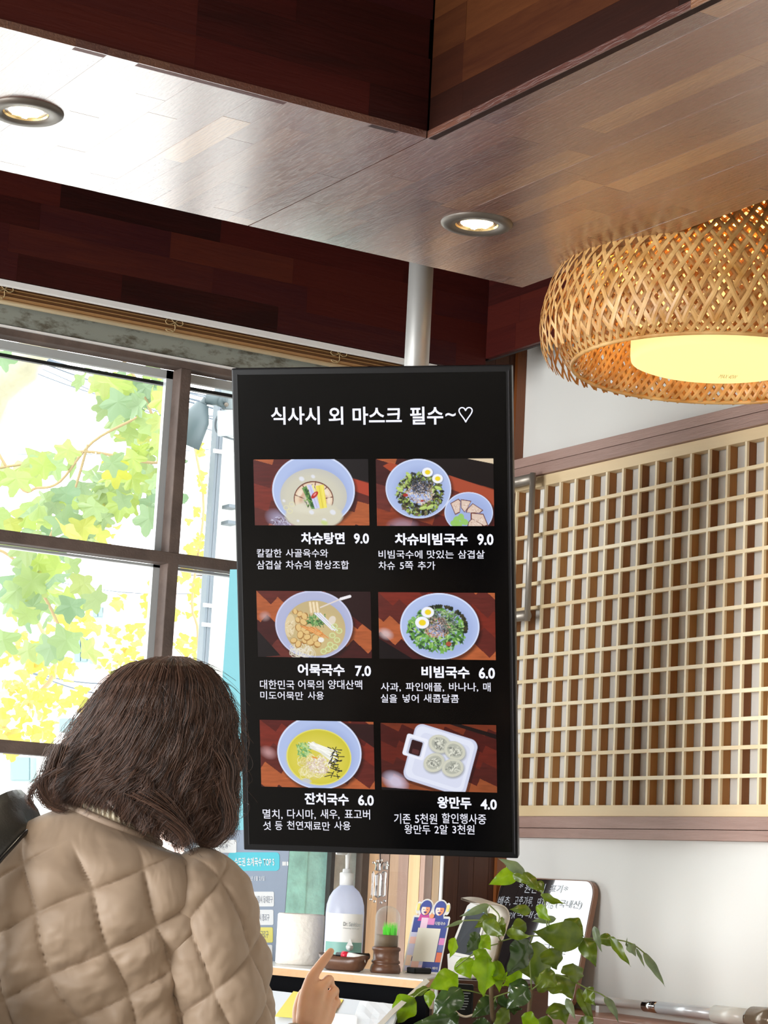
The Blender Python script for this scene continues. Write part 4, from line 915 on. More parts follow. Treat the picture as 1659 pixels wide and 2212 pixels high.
tube('banner_leg', [Vector((base_p.x, base_p.y+.02, base_p.z)), Vector((base_p.x, base_p.y+.02, -.0))], .012, M_black, ps, 10)

# ================================================================== OUTSIDE
struct(box('ground', (-30, YA+.12, -.15), (40, 60, -.02), mat('pale pavement', s2l((226, 226, 224)), .9, var=.06)))
# planked side wall of the entrance, boards beyond
XP = XW1-.004
def yP(x): return onX(x, 1900, XP).y
pw = thing('plank_partition', 'sunlit partition of brown and tan vertical planks outside the window edge', 'partition', (XP, yP(870), 0))
seams = [948, 932, 905, 880, 858, 838, 815, 790]
cols = [(222, 180, 136), (172, 136, 120), (212, 174, 130), (166, 132, 118), (186, 150, 124), (156, 126, 112), (206, 162, 124)]
for i in range(7):
    ya_, yb_ = yP(seams[i]), yP(seams[i+1])
    box('plank', (XP+random.uniform(0, .002), max(ya_, YA-.004), 0), (XP+.03, yb_-.002, 2.3), wood('partition plank %d' % i, [s2l(tuple(v*.82 for v in cols[i])), s2l(cols[i])], axis=2, scale=(3, 30, 30), rnd=False, grain=.7, bump=.1), pw)
YE = yP(790)+.02
eb = thing('painted_board_wall', 'teal and pale painted boards with dark posts beyond the window', 'partition', (2.6, YE, 0))
def xE(x): return onY(x, 1900, YE).x
for nm, x0, x1, c_, dd in (('teal_board', 600, 662, (178, 236, 222), 0), ('teal_board', 662.6, 705, (186, 240, 228), .002), ('dark_post', 705, 713, (40, 36, 34), -.02), ('pale_board', 713.5, 740, (234, 236, 228), 0), ('pale_board', 740.5, 768, (226, 230, 222), .002), ('brown_post', 768, 790, (84, 66, 56), -.03)):
    box(nm, (xE(x0), YE+dd, 0), (xE(x1), YE+.03, 2.2), mat(nm+str(x0), s2l(c_), .8, var=.25, vscale=22, bump=.2, bscale=60), eb)

# neighbouring wall with downpipe
D = 7.0
M_conc = mat('pale render', s2l((172, 174, 170)), .9, var=.08, vscale=5)
def vline(x, D): p = at(x, 1300, D); return p
w0, w1 = at(455, 1250, 7.3), at(620, 1250, 6.8); 
nb = struct(hexa('wall_neighbour', [Vector((w0.x, w0.y, -.1)), Vector((w1.x, w1.y, -.1)), Vector((w1.x+.3, w1.y+.5, -.1)), Vector((w0.x+.3, w0.y+.5, -.1)), Vector((w0.x, w0.y, 3.5)), Vector((w1.x, w1.y, 3.5)), Vector((w1.x+.3, w1.y+.5, 3.5)), Vector((w0.x+.3, w0.y+.5, 3.5))], M_conc))
dp = thing('downpipe', 'grey square downpipe with white brackets on the neighbouring wall', 'pipe', at(440, 1300, 6.9))
q0 = at(449, 1240, 6.85); d = 6.9/FPX
pg = mat('grey pipe', s2l((96, 104, 112)), .5); 
box('pipe', (q0.x-.011, q0.y-.02, -.1), (q0.x+.013, q0.y+.02, 3.3), pg, dp, .003)
box('pipe_seam', (q0.x-.001, q0.y-.023, -.1), (q0.x+.001, q0.y-.02, 3.3), mat('dark seam', s2l((110, 116, 124)), .5), dp)
for y in (975, 1310, 1352): 
    z = onY(450, y, q0.y).z; box('bracket', (q0.x-.02, q0.y-.026, z-.006), (q0.x+.06, q0.y-.02, z+.006), M_top, dp)
for y in (1095, 1130):
    z = onY(480, y, q0.y).z; box('wall_hook', (q0.x+.035, q0.y-.05, z-.007), (q0.x+.07, q0.y+.0, z+.004), pg, dp)
# floodlight
D = 6.75; d = D/FPX
fl = thing('floodlight', 'grey floodlight on a bracket outside above the neighbouring wall', 'lamp', at(490, 880, D))
M_fl = mat('grey cast metal', s2l((66, 78, 82)), .5)
tube('arm', [at(445, 862, D), at(470, 864, D), at(490, 868, D)], [12*d, 12*d, 14*d], M_fl, fl, 16)
tube('arm_collar', [at(474, 862, D), at(486, 866, D)], 16*d, M_fl, fl, 16)
tube('knuckle', [at(447, 862, D), at(432, 880, D)], [9*d, 8*d], M_fl, fl, 12)
tube('hood', [at(438, 872, D), at(424, 905, D), at(400, 960, D)], [14*d, 30*d, 33*d], M_fl, fl, 20)
obox('mount_plate', at(492, 855, D+.03), CR*(13*d), CU*(30*d), CF*.01, mat('pale plate', s2l((130, 138, 140)), .6), fl, .004)
tube('joint_screw', [at(489, 874, D-.03), at(489, 874, D)], 5*d, M_ring, fl, 10)
obox('junction_box', at(490, 915, D+.02), CR*(20*d), CU*(28*d), CF*.03, mat('pale box', s2l((150, 156, 160)), .6), fl, .006)
tube('cable', smooth_path([at(478, 885, D), at(466, 910, D), at(470, 935, D), at(500, 948, D), at(520, 950, D)], 6), 2.2*d, mat('grey cable', s2l((80, 86, 92)), .5), fl, 8)
# overhead wires
M_wire = mat('overhead wire', s2l((62, 74, 86)), .6)
WR = [((60, 752), (400, 858), 2.6), ((70, 768), (400, 880), 2.0), ((50, 760), (420, 842), 1.6), ((60, 790), (250, 856), 1.6), ((20, 742), (300, 826), 3), ((200, 836), (380, 900), 1.5), ((0, 972), (360, 968), 1.0), ((100, 1452), (236, 1470), 2.2), ((120, 1465), (240, 1495), 2.2), ((200, 1262), (360, 1275), 1.2), ((410, 920), (470, 930), 1), ((300, 890), (385, 930), 1.4), ((400, 838), (480, 852), 2.5), ((405, 880), (480, 892), 2.5)]
for (a, b, w) in WR:
    dx, dy = (b[0]-a[0]), (b[1]-a[1]); e0_, e1_ = (a[0]-dx*.6, a[1]-dy*.6), (b[0]+dx*.6, b[1]+dy*.6)
    P0, P1 = at(*e0_, 12), at(*e1_, 10.8); mid = (P0+P1)/2-UP*.03
    tag(tube('overhead_wire', smooth_path([P0, mid, P1], 5), w*11.4/FPX*.8, M_wire, None, 5), 'thin grey overhead cable crossing the sky outside the window', 'cable', 'overhead cables outside')
# far buildings
bd = thing('white_building', 'sunlit white building across the street behind the yellow leaves', 'building', at(220, 1900, 17))
M_bw = mat('bright building render', s2l((236, 238, 236)), .9)
p0, p1 = at(-160, 1272, 17), at(330, 1290, 15.6); dn = (p1-p0); dn.z = 0; dn.normalize(); bn_ = Vector((dn.y, -dn.x, 0)); bn_ = bn_ if bn_.dot(CF) < 0 else -bn_
hexa('wall', [Vector((p0.x, p0.y, -.1)), Vector((p1.x, p1.y, -.1)), Vector((p1.x, p1.y, -.1))-bn_*4, Vector((p0.x, p0.y, -.1))-bn_*4, Vector((p0.x, p0.y, 3.7)), Vector((p1.x, p1.y, 3.7)), Vector((p1.x, p1.y, 3.7))-bn_*4, Vector((p0.x, p0.y, 3.7))-bn_*4], M_bw, bd)
M_bg = mat('pale window glass', s2l((96, 118, 122)), .2); M_bf = mat('pale window frame', s2l((120, 140, 140)), .5)
for (x0, y0, x1, y1, n) in ((212, 1315, 280, 1334, 6), (34, 1638, 76, 1686, 1), (172, 1382, 200, 1430, 2), (140, 1555, 180, 1580, 1)):
    P = lambda x, y, l: onP(x, y, p0, bn_)+bn_*l
    fr = poly('window_frame', [P(x0-3, y0-3, .05), P(x1+3, y0-3+2, .05), P(x1+3, y1+5, .05), P(x0-3, y1+3, .05)], bn_, .06, M_bf, bd)
    for q in range(n):
        a, b = x0+(x1-x0)*q/n+1, x0+(x1-x0)*(q+1)/n-1; poly('pane', [P(a, y0, .06), P(b, y0, .06), P(b, y1, .06), P(a, y1, .06)], bn_, .01, M_bg, fr)
rb = thing('brick_house', 'faint reddish brick house wall beyond the right-hand window strip', 'building', at(420, 1500, 13))
M_brk = mat('light brick', s2l((226, 196, 184)), .9)
k = NT('pale brick'); bt_ = k.add('ShaderNodeTexBrick'); bt_.inputs['Scale'].default_value = 3.2; bt_.inputs[1].default_value = (*s2l((232, 196, 182)), 1); bt_.inputs[2].default_value = (*s2l((238, 208, 196)), 1); bt_.inputs[3].default_value = (*s2l((245, 235, 230)), 1)  # pale two-tone brick with near-white mortar
tc = k.add('ShaderNodeTexCoord'); mp = k.add('ShaderNodeMapping'); mp.inputs['Rotation'].default_value = (1.5708, 0, 0); k.link(tc.outputs['Object'], mp.inputs[0]); k.link(mp.outputs[0], bt_.inputs[0]); k.link(bt_.outputs[0], k.b.inputs[0])
p2, p3 = at(350, 1240, 13.4), at(470, 1246, 13)
hexa('wall', [Vector((p2.x, p2.y, -.1)), Vector((p3.x, p3.y, -.1)), Vector((p3.x+.5, p3.y+2, -.1)), Vector((p2.x+.5, p2.y+2, -.1)), Vector((p2.x, p2.y, p2.z)), Vector((p3.x, p3.y, p3.z)), Vector((p3.x+.5, p3.y+2, p3.z)), Vector((p2.x+.5, p2.y+2, p2.z))], k.m, rb)
hexa('roof', [Vector((p2.x-.1, p2.y-.1, p2.z)), Vector((p3.x+.1, p3.y-.1, p3.z)), Vector((p3.x+.6, p3.y+2, p3.z)), Vector((p2.x+.5, p2.y+2, p2.z)), Vector((p2.x-.1, p2.y-.1, p2.z+.08)), Vector((p3.x+.1, p3.y-.1, p3.z+.08)), Vector((p3.x+.6, p3.y+2, p3.z+.08)), Vector((p2.x+.5, p2.y+2, p2.z+.08))], M_conc, rb)

# ------------------------------------------------------------------ trees
def leaf_shape(lobes, n=5):
    """lobed leaf with a raised midrib, unit size, stalk at origin, tip at +y"""
    pts = []
    for (a, r) in lobes: pts.append((r*math.sin(a), .42+r*math.cos(a)))
    vs = [(0, .42, .05)]+[(x, y, -.10*abs(x)*abs(x)*3+.03*math.sin(9*x+5*y)) for x, y in pts]; n = len(pts)
    return vs, [(0, i+1, (i+1) % n+1) for i in range(n)]
def lobed(nl, dip, jag=.06, seed=0):
    r = random.Random(seed); o = []
    for i in range(nl*6):
        a = -2.75+5.5*i/(nl*6-1); c = math.cos((a)*nl/5.5*2*math.pi/1.0)
        rad = .5*(1-dip*(.5-.5*c))*(1-.16*abs(a)/2.75)+r.uniform(-jag, jag)*.5; o.append((a, rad))
    return o
BIG = []
for sd in range(6):
    vs, fs = leaf_shape(lobed(5, .42, .07, sd)); me = bpy.data.meshes.new('leaf'); me.from_pydata(vs, [], fs); BIG.append(me)
SML = []
for sd in range(5):
    vs, fs = leaf_shape(lobed(3, .45, .08, sd+20)); me = bpy.data.meshes.new('leaf'); me.from_pydata(vs, [], fs); SML.append(me)
M_lg = leafmat('plane leaf', [s2l((104, 128, 96)), s2l((118, 138, 98)), s2l((134, 150, 82)), s2l((140, 156, 74)), s2l((112, 134, 104)), s2l((158, 158, 62))], .45)
M_ly = leafmat('yellow leaf', [s2l((138, 146, 66)), s2l((160, 154, 62)), s2l((172, 152, 54)), s2l((168, 136, 70)), s2l((142, 148, 80)), s2l((164, 150, 58))], .5)
for me in BIG: me.materials.append(M_lg)
for me in SML: me.materials.append(M_ly)
def scatter(parent, blobs, meshes, dep, size, name='leaf', lim=300):
    n = 0
    for (cx_, cy_, rx, ry, k_) in blobs:
        for _ in range(k_):
            if n >= lim: return
            a, q = random.uniform(0, 6.28), math.sqrt(random.random()); P = at(cx_+rx*q*math.cos(a), cy_+ry*q*math.sin(a), random.uniform(*dep))
            o = bpy.data.objects.new(name, random.choice(meshes)); s = random.uniform(*size)
            nrm = (-CF+Vector((random.gauss(0, .5), random.gauss(0, .5), random.gauss(.1, .5)))).normalized(); yy = (Vector((random.gauss(0, .5), random.gauss(0, .5), -1)))
            yy = (yy-nrm*yy.dot(nrm)).normalized(); xx = yy.cross(nrm)
            M = Matrix((xx*s, yy*s, nrm*s)).transposed().to_4x4(); M.translation = P; o.matrix_world = M; link(o, None, parent); n += 1
M_bark = mat('pale mottled plane bark', s2l((172, 166, 142)), .9, var=.4, vscale=5)
M_twig = mat('twig', s2l((150, 130, 96)), .9)
tr1 = thing('plane_tree', 'plane tree with big pale green lobed leaves close outside the window', 'tree', at(-200, 1900, 7.5))
tube('trunk', smooth_path([Vector((at(-330, 1300, 8).x, at(-330, 1300, 8).y, -.1)), at(-300, 1500, 8), at(-180, 1000, 8), at(-10, 830, 8), at(60, 770, 8), at(130, 700, 8)], 5), [.18]*5+[.16]*5+[.13]*5+[.085]*5+[.06]*5+[.05], M_bark, tr1, 14)
for br1 in ([(-60, 880), (40, 1048), (80, 1054), (130, 1040), (200, 955), (300, 900)], [(-40, 1180), (20, 1200), (90, 1280), (140, 1380)], [(-60, 1020), (60, 1000), (180, 975), (330, 1000), (370, 980)], [(100, 1180), (130, 1110), (160, 1060), (190, 960)], [(200, 700), (260, 770), (300, 830), (330, 900)]):
    tube('branch', smooth_path([at(x, y, 7) for x, y in br1], 5), .005, M_twig, tr1, 6)
scatter(tr1, [(230, 815, 45, 25, 7), (290, 840, 60, 40, 13), (345, 850, 35, 50, 10), (320, 905, 45, 30, 7), (355, 800, 25, 20, 3), (190, 800, 15, 20, 2), (250, 940, 20, 20, 1), (170, 950, 15, 25, 2), (210, 1000, 50, 40, 7), (280, 985, 45, 40, 9), (340, 1000, 40, 50, 10), (90, 985, 55, 30, 6), (20, 1010, 30, 30, 3), (60, 1080, 75, 45, 13), (150, 1075, 60, 45, 10), (230, 1060, 50, 40, 8), (320, 1060, 50, 35, 8), (110, 1130, 70, 30, 8), (190, 1110, 20, 25, 3), (50, 1120, 50, 20, 4),
    (40, 1210, 50, 40, 9), (110, 1210, 60, 40, 9), (170, 1240, 35, 50, 6), (110, 1280, 50, 40, 6), (30, 1280, 30, 50, 5), (100, 1370, 40, 25, 4), (150, 1370, 20, 35, 2), (30, 1325, 25, 25, 2), (5, 755, 8, 25, 2)], BIG, (6.4, 7.8), (.08, .145))
tr2_ = thing('yellow_leaved_tree', 'tree with small yellow and lime autumn leaves farther across the street', 'tree', at(90, 1900, 10.5))
tk = at(60, 1700, 10.5); tube('trunk', [Vector((tk.x-.8, tk.y, -.1)), Vector((tk.x-.5, tk.y, 1.5)), at(60, 1400, 10.5)], [.14, .1, .03], M_bark, tr2_, 10)
tube('branch', smooth_path([at(60, 1520, 10.5), at(120, 1440, 10.5), at(60, 1300, 10.5)], 5), .012, M_twig, tr2_, 6)
YB_ = [(40, 1400, 60, 45, 42), (110, 1430, 60, 40, 34), (60, 1480, 60, 40, 44), (120, 1500, 30, 40, 16), (50, 1550, 70, 45, 50), (80, 1580, 40, 20, 14), (150, 1340, 50, 25, 20), (190, 1330, 20, 40, 10), (70, 1300, 20, 20, 6), (60, 1260, 25, 12, 8), (15, 1620, 18, 14, 8), (170, 1500, 30, 25, 10), (255, 1290, 16, 12, 7), (205, 1350, 10, 6, 3)]
scatter(tr2_, YB_, SML, (9.6, 11.4), (.045, .085))
tr3 = thing('ivy_curtain', 'loose curtain of yellow leaves beside the downpipe across the lane', 'tree', at(400, 1900, 8.6))
tube('stem', smooth_path([Vector((at(400, 1700, 8.6).x, at(400, 1700, 8.6).y, -.1)), at(425, 1500, 8.6), at(415, 1300, 8.6), at(440, 1100, 8.6), at(420, 960, 8.6)], 5), .006, M_twig, tr3, 6)
scatter(tr3, [(432, 965, 14, 14, 5), (440, 1035, 14, 30, 7), (420, 1110, 20, 20, 6), (425, 1170, 30, 25, 16), (430, 1195, 30, 12, 9), (400, 1240, 35, 25, 14), (430, 1270, 20, 35, 14), (340, 1240, 25, 30, 10), (325, 1290, 20, 30, 8), (390, 1330, 30, 25, 10), (270, 1360, 35, 25, 14), (310, 1350, 12, 10, 4), (270, 1400, 40, 25, 16), (240, 1420, 30, 30, 12), (410, 1395, 35, 35, 24), (300, 1450, 40, 20, 12), (225, 1140, 30, 35, 8), (185, 1140, 18, 16, 6), (170, 1490, 20, 20, 5), (200, 1500, 20, 15, 5)], SML, (8.2, 9.4), (.035, .06))

# ================================================================== WRITING BOARD, LEDGE AND ROD ON THE LATTICE WALL
LZ = 1.085
LX = XB-.16
M_led_ = wood('red brown ledge wood', [s2l((140, 84, 58)), s2l((176, 116, 82))], axis=1, scale=(3, 40, 40), bump=.05)
lg = thing('wall_ledge', 'red-brown wooden ledge along the white wall at the bottom right', 'ledge', (XB, 3.6, 1.0))
z_l = onX(1300, 2199, LX).z
box('ledge_board', (LX, 2.2, z_l-.03), (XB, YA-.035, z_l), M_led_, lg, .002)
box('ledge_skirt', (LX+.03, 2.2, 0), (XB, YA-.035, z_l-.03), M_white, lg)
# board leaning on the wall
tr_p = onX(1290, 1903, XB-.014); ztp = tr_p.z
ynear = tr_p.y; yfar = min(ynear+.45, YA-.035)
bot_near = onZ(1240, 2172, z_l+.003)
Xb = XB-.075
Btl, Btr = Vector((XB-.016, yfar, ztp)), Vector((XB-.016, ynear, ztp)); 
bbn = onX(1238, 2170, Xb); zb_ = z_l+.001
Bbr = Vector((Xb, ynear, zb_)); Bbl = Vector((Xb, yfar, zb_))
bU = (Btr-Btl); bV = (Btl-Bbl); bN = bU.cross(bV).normalized(); bN = bN if bN.dot(CF) < 0 else -bN
wb = thing('writing_board', 'black glossy board with white handwriting leaning on the white wall behind the plant', 'board', (Bbl+Bbr)/2)
def BQ(a, b, l=0): return Bbl+bU*a+bV*b+bN*l
ra, rb2 = .035/bU.length, .035/bV.length
def rout(m_, l):
    pts = []
    for (ca_, cb_, a0_) in ((1-ra-m_, rb2+m_, -90), (1-ra-m_, 1-rb2-m_, 0), (ra+m_, 1-rb2-m_, 90), (ra+m_, rb2+m_, 180)):
        for q in range(7): a = math.radians(a0_+q*15); pts.append(BQ(ca_+ra*math.cos(a), cb_+rb2*math.sin(a), l))
    return pts
poly('board_frame', rout(0, .0), bN, .013, wood('board edge wood', [s2l((120, 84, 62)), s2l((158, 116, 90))], axis=2), wb)
poly('board_face', rout(.008, .0012), bN, .001, mat('black gloss board', (.01, .01, .012), .12, spec=.6, coat=1), wb).data.materials[0].node_tree.nodes['Principled BSDF'].inputs['Coat IOR'].default_value = 2.2
M_chk = mat('white marker ink', s2l((214, 218, 226)), .7)
bu, bv = bU.normalized(), bV.normalized()
def bt2(s, x0, y0, x1, y1, sh=.15):
    def uv(x, y): q = onP(x, y, BQ(0, 0, .0022), bN)-BQ(0, 0, .0022); return q.dot(bu), q.dot(bv)
    ym, xm = (y0+y1)/2, (x0+x1)/2; text('handwriting', s, BQ(0, 0, .0022), bu, bv, bN, uv(x0, ym)[0], uv(x1, ym)[0], uv(xm, y1)[1], uv(xm, y0)[1], M_chk, wb, -.004, .0004, sh)
for s_, x0, y0, x1, y1 in (('*', 1122, 1908, 1131, 1918), ('원산지', 1134, 1908, 1178, 1930), ('표기', 1187, 1911, 1214, 1928), ('*', 1217, 1914, 1226, 1924), ('배추,', 1076, 1936, 1104, 1956), ('고춧가루,', 1110, 1936, 1152, 1958), ('돼지가능', 1160, 1940, 1196, 1962), ('(국내산)', 1200, 1944, 1256, 1964), ('고기', 1086, 1970, 1109, 1984), ('(국내산)', 1110, 1968, 1176, 1986), ('국내산', 1170, 2040, 1225, 2060)):
    bt2(s_, x0, y0, x1, y1)
# telescopic rod lying on the ledge
rx = XB-.028
def rp_(x, y): return onX(x, y, rx)
r0, r1 = rp_(1225, 2150), rp_(1659, 2212)
def ry(x): return rp_(x, 2150+(x-1225)*.134).y
rz = z_l+.02
rzv = rp_(1400, 2173).z
rd = thing('telescopic_rod', 'white and chrome telescopic rod lying on the ledge along the white wall', 'rod', (rx, ry(1400), rzv-.012))
d = 4.9/FPX
def seg(nm, xa, xb_, r, m, r2=None): return tube(nm, [(rx, ry(xa), rzv), (rx, ry(xb_), rzv)], [r*d, (r2 or r)*d], m, rd, 20)
seg('thin_tube', 1180, 1397, 9, M_top); seg('chrome_collar', 1394, 1424, 12.5, mat('chrome', (.8, .8, .8), .08, metal=1)); seg('thick_tube', 1423, 1550, 12.5, mat('satin aluminium', s2l((226, 228, 230)), .3, metal=.25)); seg('grip', 1546, 1622, 18, mat('ivory grip', s2l((226, 222, 212)), .25)); seg('end_ring', 1621, 1628, 20, mat('chrome ring', (.8, .8, .8), .08, metal=1)); seg('wood_knob', 1627, 1700, 24, mat('brown lacquer', s2l((130, 112, 92)), .15, metal=.2), 27)
# wall cleats the rod rests on
for x in (1300, 1600):
    box('rest', (rx-.012, ry(x)-.006, z_l), (XB, ry(x)+.006, rzv-.012), M_top, rd)

# ================================================================== POTTED PLANT
PDp = 3.92
plant = thing('potted_plant', 'bushy potted plant with glossy heart-shaped leaves in front of the writing board', 'plant', at(1080, 2640, PDp))
base = at(1080, 2560, PDp)
def zc(x, y): return 840+x*.3617, 1820+y*.3617
GM = []
for i, (cc, tr_w, ro) in enumerate((([s2l((112, 146, 18)), s2l((140, 170, 22))], .55, .35), ([s2l((74, 94, 20)), s2l((104, 120, 28))], .35, .3), ([s2l((44, 64, 32)), s2l((62, 82, 42))], .15, .16), ([s2l((96, 110, 84)), s2l((120, 134, 100))], .3, .4))):
    k = NT('plant leaf %d' % i); tc = k.add('ShaderNodeTexCoord'); nz = k.add('ShaderNodeTexNoise', i_Scale=40.0, i_Detail=3.0); k.link(tc.outputs['Object'], nz.inputs[0])
    rp = k.add('ShaderNodeValToRGB'); rp.color_ramp.elements[0].color = (*cc[0], 1); rp.color_ramp.elements[1].color = (*cc[1], 1); rp.color_ramp.elements[0].position = .35; rp.color_ramp.elements[1].position = .65
    k.link(nz.outputs[0], rp.inputs[0]); k.link(rp.outputs[0], k.b.inputs[0]); k.b.inputs['Roughness'].default_value = ro; k.b.inputs['Specular IOR Level'].default_value = .6
    tr = k.add('ShaderNodeBsdfTranslucent'); sc3 = k.add('ShaderNodeVectorMath', operation='MULTIPLY'); sc3.inputs[1].default_value = (1.3, 1.35, .6); k.link(rp.outputs[0], sc3.inputs[0]); k.link(sc3.outputs[0], tr.inputs[0])
    mx = k.add('ShaderNodeMixShader'); mx.inputs[0].default_value = tr_w; k.link(k.b.outputs[0], mx.inputs[1]); k.link(tr.outputs[0], mx.inputs[2]); k.link(mx.outputs[0], k.out.inputs[0]); GM.append(k.m)
def pleaf(x0, y0, x1, y1, w, mi, tilt=None, dd=None):
    (a, b), (c_, e_) = zc(x0, y0), zc(x1, y1); dd = random.uniform(-.07, .07) if dd is None else dd
    A_, B_ = at(a, b, PDp+dd), at(c_, e_, PDp+dd-random.uniform(.005, .04)); ax = B_-A_; L_ = ax.length; ax.normalize()
    w = w*.3617*PDp/FPX/2*1.18
    tl = random.uniform(-.7, .7) if tilt is None else tilt
    n0 = (-CF-ax*(-CF).dot(ax)).normalized(); sd_ = ax.cross(n0).normalized(); sd2 = (sd_*math.cos(tl)+n0*math.sin(tl)); n2 = ax.cross(sd2)*-1
    if n2.dot(CF) > 0: n2 = -n2
    w /= max(.6, math.cos(tl)); nu, nv = 16, 5; vs, fs = [], []; ph1 = random.uniform(0, 6); bend = random.uniform(.04, .16)*L_
    for i in range(nu+1):
        t = i/nu; prof_ = (math.sin(math.pi*min(1, t*1.0)**.72)**.85)*(1-.5*t**2); prof_ = max(prof_, .012)
        if t > .9: prof_ *= 1-(t-.9)*6
        for j in range(-nv, nv+1):
            v = j/nv; wav = math.sin(t*16+ph1+(1 if j > 0 else 2))*.06*abs(v)**2*w*2
            vein = .018*w*math.cos(t*44-abs(v)*7)*(1-abs(v)**4)
            cup = abs(v)**1.2*w*.28
            P = A_+ax*(L_*t)+sd2*(v*w*prof_)+n2*(bend*math.sin(math.pi*t)-cup*prof_+wav+vein); vs.append(P)
    W_ = 2*nv+1
    for i in range(nu):
        for j in range(W_-1): fs.append((i*W_+j, i*W_+j+1, (i+1)*W_+j+1, (i+1)*W_+j))
    o = mesh('leaf', vs, fs, GM[mi], plant, True)
    return A_
LV = [(775, 172, 595, 252, 92, 0), (812, 190, 655, 95, 60, 3), (805, 178, 900, 300, 66, 1), (740, 190, 850, 250, 44, 1), (880, 230, 925, 300, 60, 1), (910, 310, 1052, 362, 48, 1), (850, 405, 718, 402, 52, 1), (880, 380, 970, 470, 66, 0), (600, 372, 420, 442, 48, 3), (560, 380, 590, 440, 30, 3), (640, 440, 510, 510, 74, 1), (445, 466, 325, 512, 22, 3), (690, 455, 650, 500, 44, 1), (560, 470, 690, 560, 92, 1), (820, 480, 720, 530, 84, 1), (700, 540, 850, 560, 66, 1), (1160, 572, 858, 530, 168, 1), (1050, 460, 1165, 560, 110, 1), (1000, 455, 850, 470, 44, 3), (1160, 572, 1238, 742, 100, 1), (1226, 498, 1272, 655, 40, 3), (1265, 552, 1335, 625, 74, 1), (1320, 562, 1446, 742, 52, 1), (1426, 620, 1424, 562, 12, 3), (1432, 600, 1475, 680, 56, 3), (1478, 632, 1528, 748, 20, 3), (1520, 655, 1650, 862, 44, 3),
    (530, 560, 610, 640, 90, 0), (430, 690, 490, 815, 120, 0), (580, 640, 520, 730, 110, 0), (590, 680, 560, 920, 150, 0), (640, 700, 660, 900, 80, 0), (540, 545, 455, 665, 84, 2), (395, 570, 365, 690, 60, 0), (835, 575, 700, 800, 150, 2), (880, 590, 905, 885, 220, 1), (960, 630, 1000, 760, 130, 1), (790, 760, 680, 860, 120, 0), (1100, 720, 1120, 845, 124, 1), (415, 790, 240, 870, 118, 0), (430, 868, 255, 1066, 130, 2), (245, 880, 240, 990, 60, 0), (235, 872, 120, 915, 50, 1), (150, 925, 15, 1090, 150, 0), (720, 840, 860, 950, 130, 2), (830, 860, 700, 1000, 110, 2), (640, 925, 490, 1050, 100, 2), (650, 960, 800, 990, 120, 2), (985, 960, 1060, 1084, 120, 1), (1130, 870, 1225, 1100, 64, 1), (1175, 870, 1235, 975, 80, 1), (1290, 918, 1372, 1076, 44, 3), (1060, 930, 1115, 1060, 44, 3), (980, 790, 1100, 930, 150, 1), (900, 780, 1010, 860, 110, 1), (370, 1046, 130, 1090, 66, 2), (350, 1020, 420, 1110, 90, 2), (720, 1000, 620, 1100, 90, 1), (790, 1040, 910, 1100, 90, 0), (500, 1080, 640, 1150, 110, 2), (880, 1060, 1010, 1160, 110, 1), (640, 560, 700, 480, 60, 1), (950, 880, 870, 800, 90, 1), (300, 1100, 200, 1200, 110, 1), (1150, 1040, 1230, 1160, 90, 1), (620, 840, 700, 780, 80, 0)]
for l in LV: pleaf(*l)
M_stem = mat('brown woody stem', s2l((92, 72, 44)), .7); M_pet = mat('green petiole', s2l((110, 124, 60)), .5)
def stem(nm, pts, r, m, dd=0): tube(nm, smooth_path([at(*zc(x, y), PDp+dd) for x, y in pts], 5), r, m, plant, 7)
stem('stem', [(668, 590), (645, 680), (622, 770), (612, 930), (640, 1300), (660, 1700)], .0042, M_stem); stem('stem', [(852, 880), (838, 1000), (820, 1300), (700, 1700)], .004, M_stem)
stem('stem', [(600, 1100), (640, 1300), (665, 1700)], .004, M_stem)
for pts in ([(950, 560), (925, 330), (860, 240), (800, 185)], [(1160, 572), (1330, 578), (1440, 600), (1520, 655), (1560, 700)], [(400, 745), (470, 690), (560, 632), (668, 600)], [(1090, 820), (1180, 870), (1290, 920), (1350, 1010)], [(668, 590), (800, 560), (950, 560), (1160, 572)], [(612, 920), (500, 890), (420, 880), (240, 872), (150, 925)], [(612, 930), (700, 900), (850, 860)], [(668, 590), (640, 520), (660, 440), (600, 372)], [(950, 560), (955, 480), (930, 400), (880, 380)], [(852, 880), (980, 790), (1090, 820)], [(640, 925), (620, 1000), (640, 1300)], [(925, 330), (910, 310), (960, 330)], [(640, 480), (540, 465), (445, 466)], [(855, 560), (840, 650), (852, 880)]): stem('petiole', pts, .0013, M_pet)
zp = .66
sb = at(1075, 2430, PDp)
lathe('pot', [(.085, 0), (.09, .003), (.12, .2), (.125, .22), (.115, .222), (.11, .19), (.0, .19)], Vector((sb.x, sb.y, sb.z-.2)), mat('grey ceramic pot', s2l((90, 88, 86)), .5), plant, 36)
pt_ = thing('plant_stand', 'dark plant stand under the potted plant below the frame', 'stand', (sb.x, sb.y, 0))
lathe('stand_top', [(.14, 0), (.14, .02)], Vector((sb.x, sb.y, sb.z-.221)), M_dkw, pt_, 28)
lathe('stand_column', [(.12, 0), (.03, .03), (.03, sb.z-.24), (.06, sb.z-.222)], Vector((sb.x, sb.y, 0)), M_dkw, pt_, 20)
#PERSON
# ================================================================== PERSON
DP = 2.95
PM = DP/FPX                                          # metres per photo pixel at the figure
FH = Vector((CF.x, CF.y, 0)).normalized(); RH = Vector((CR.x, CR.y, 0)).normalized()
def PP(x, y, d=0): return at(x, y, DP)+FH*d
pc0 = PP(190, 1900); woman = thing('person', 'person with wavy dark brown bob in a beige quilted jacket pointing at the menu', 'person', (pc0.x, pc0.y, 0))
M_skin = mat('skin', s2l((214, 166, 130)), .5, subs=.12, var=.06, vscale=30)
def hbr(x, y, z): q = PP(x, y); return q
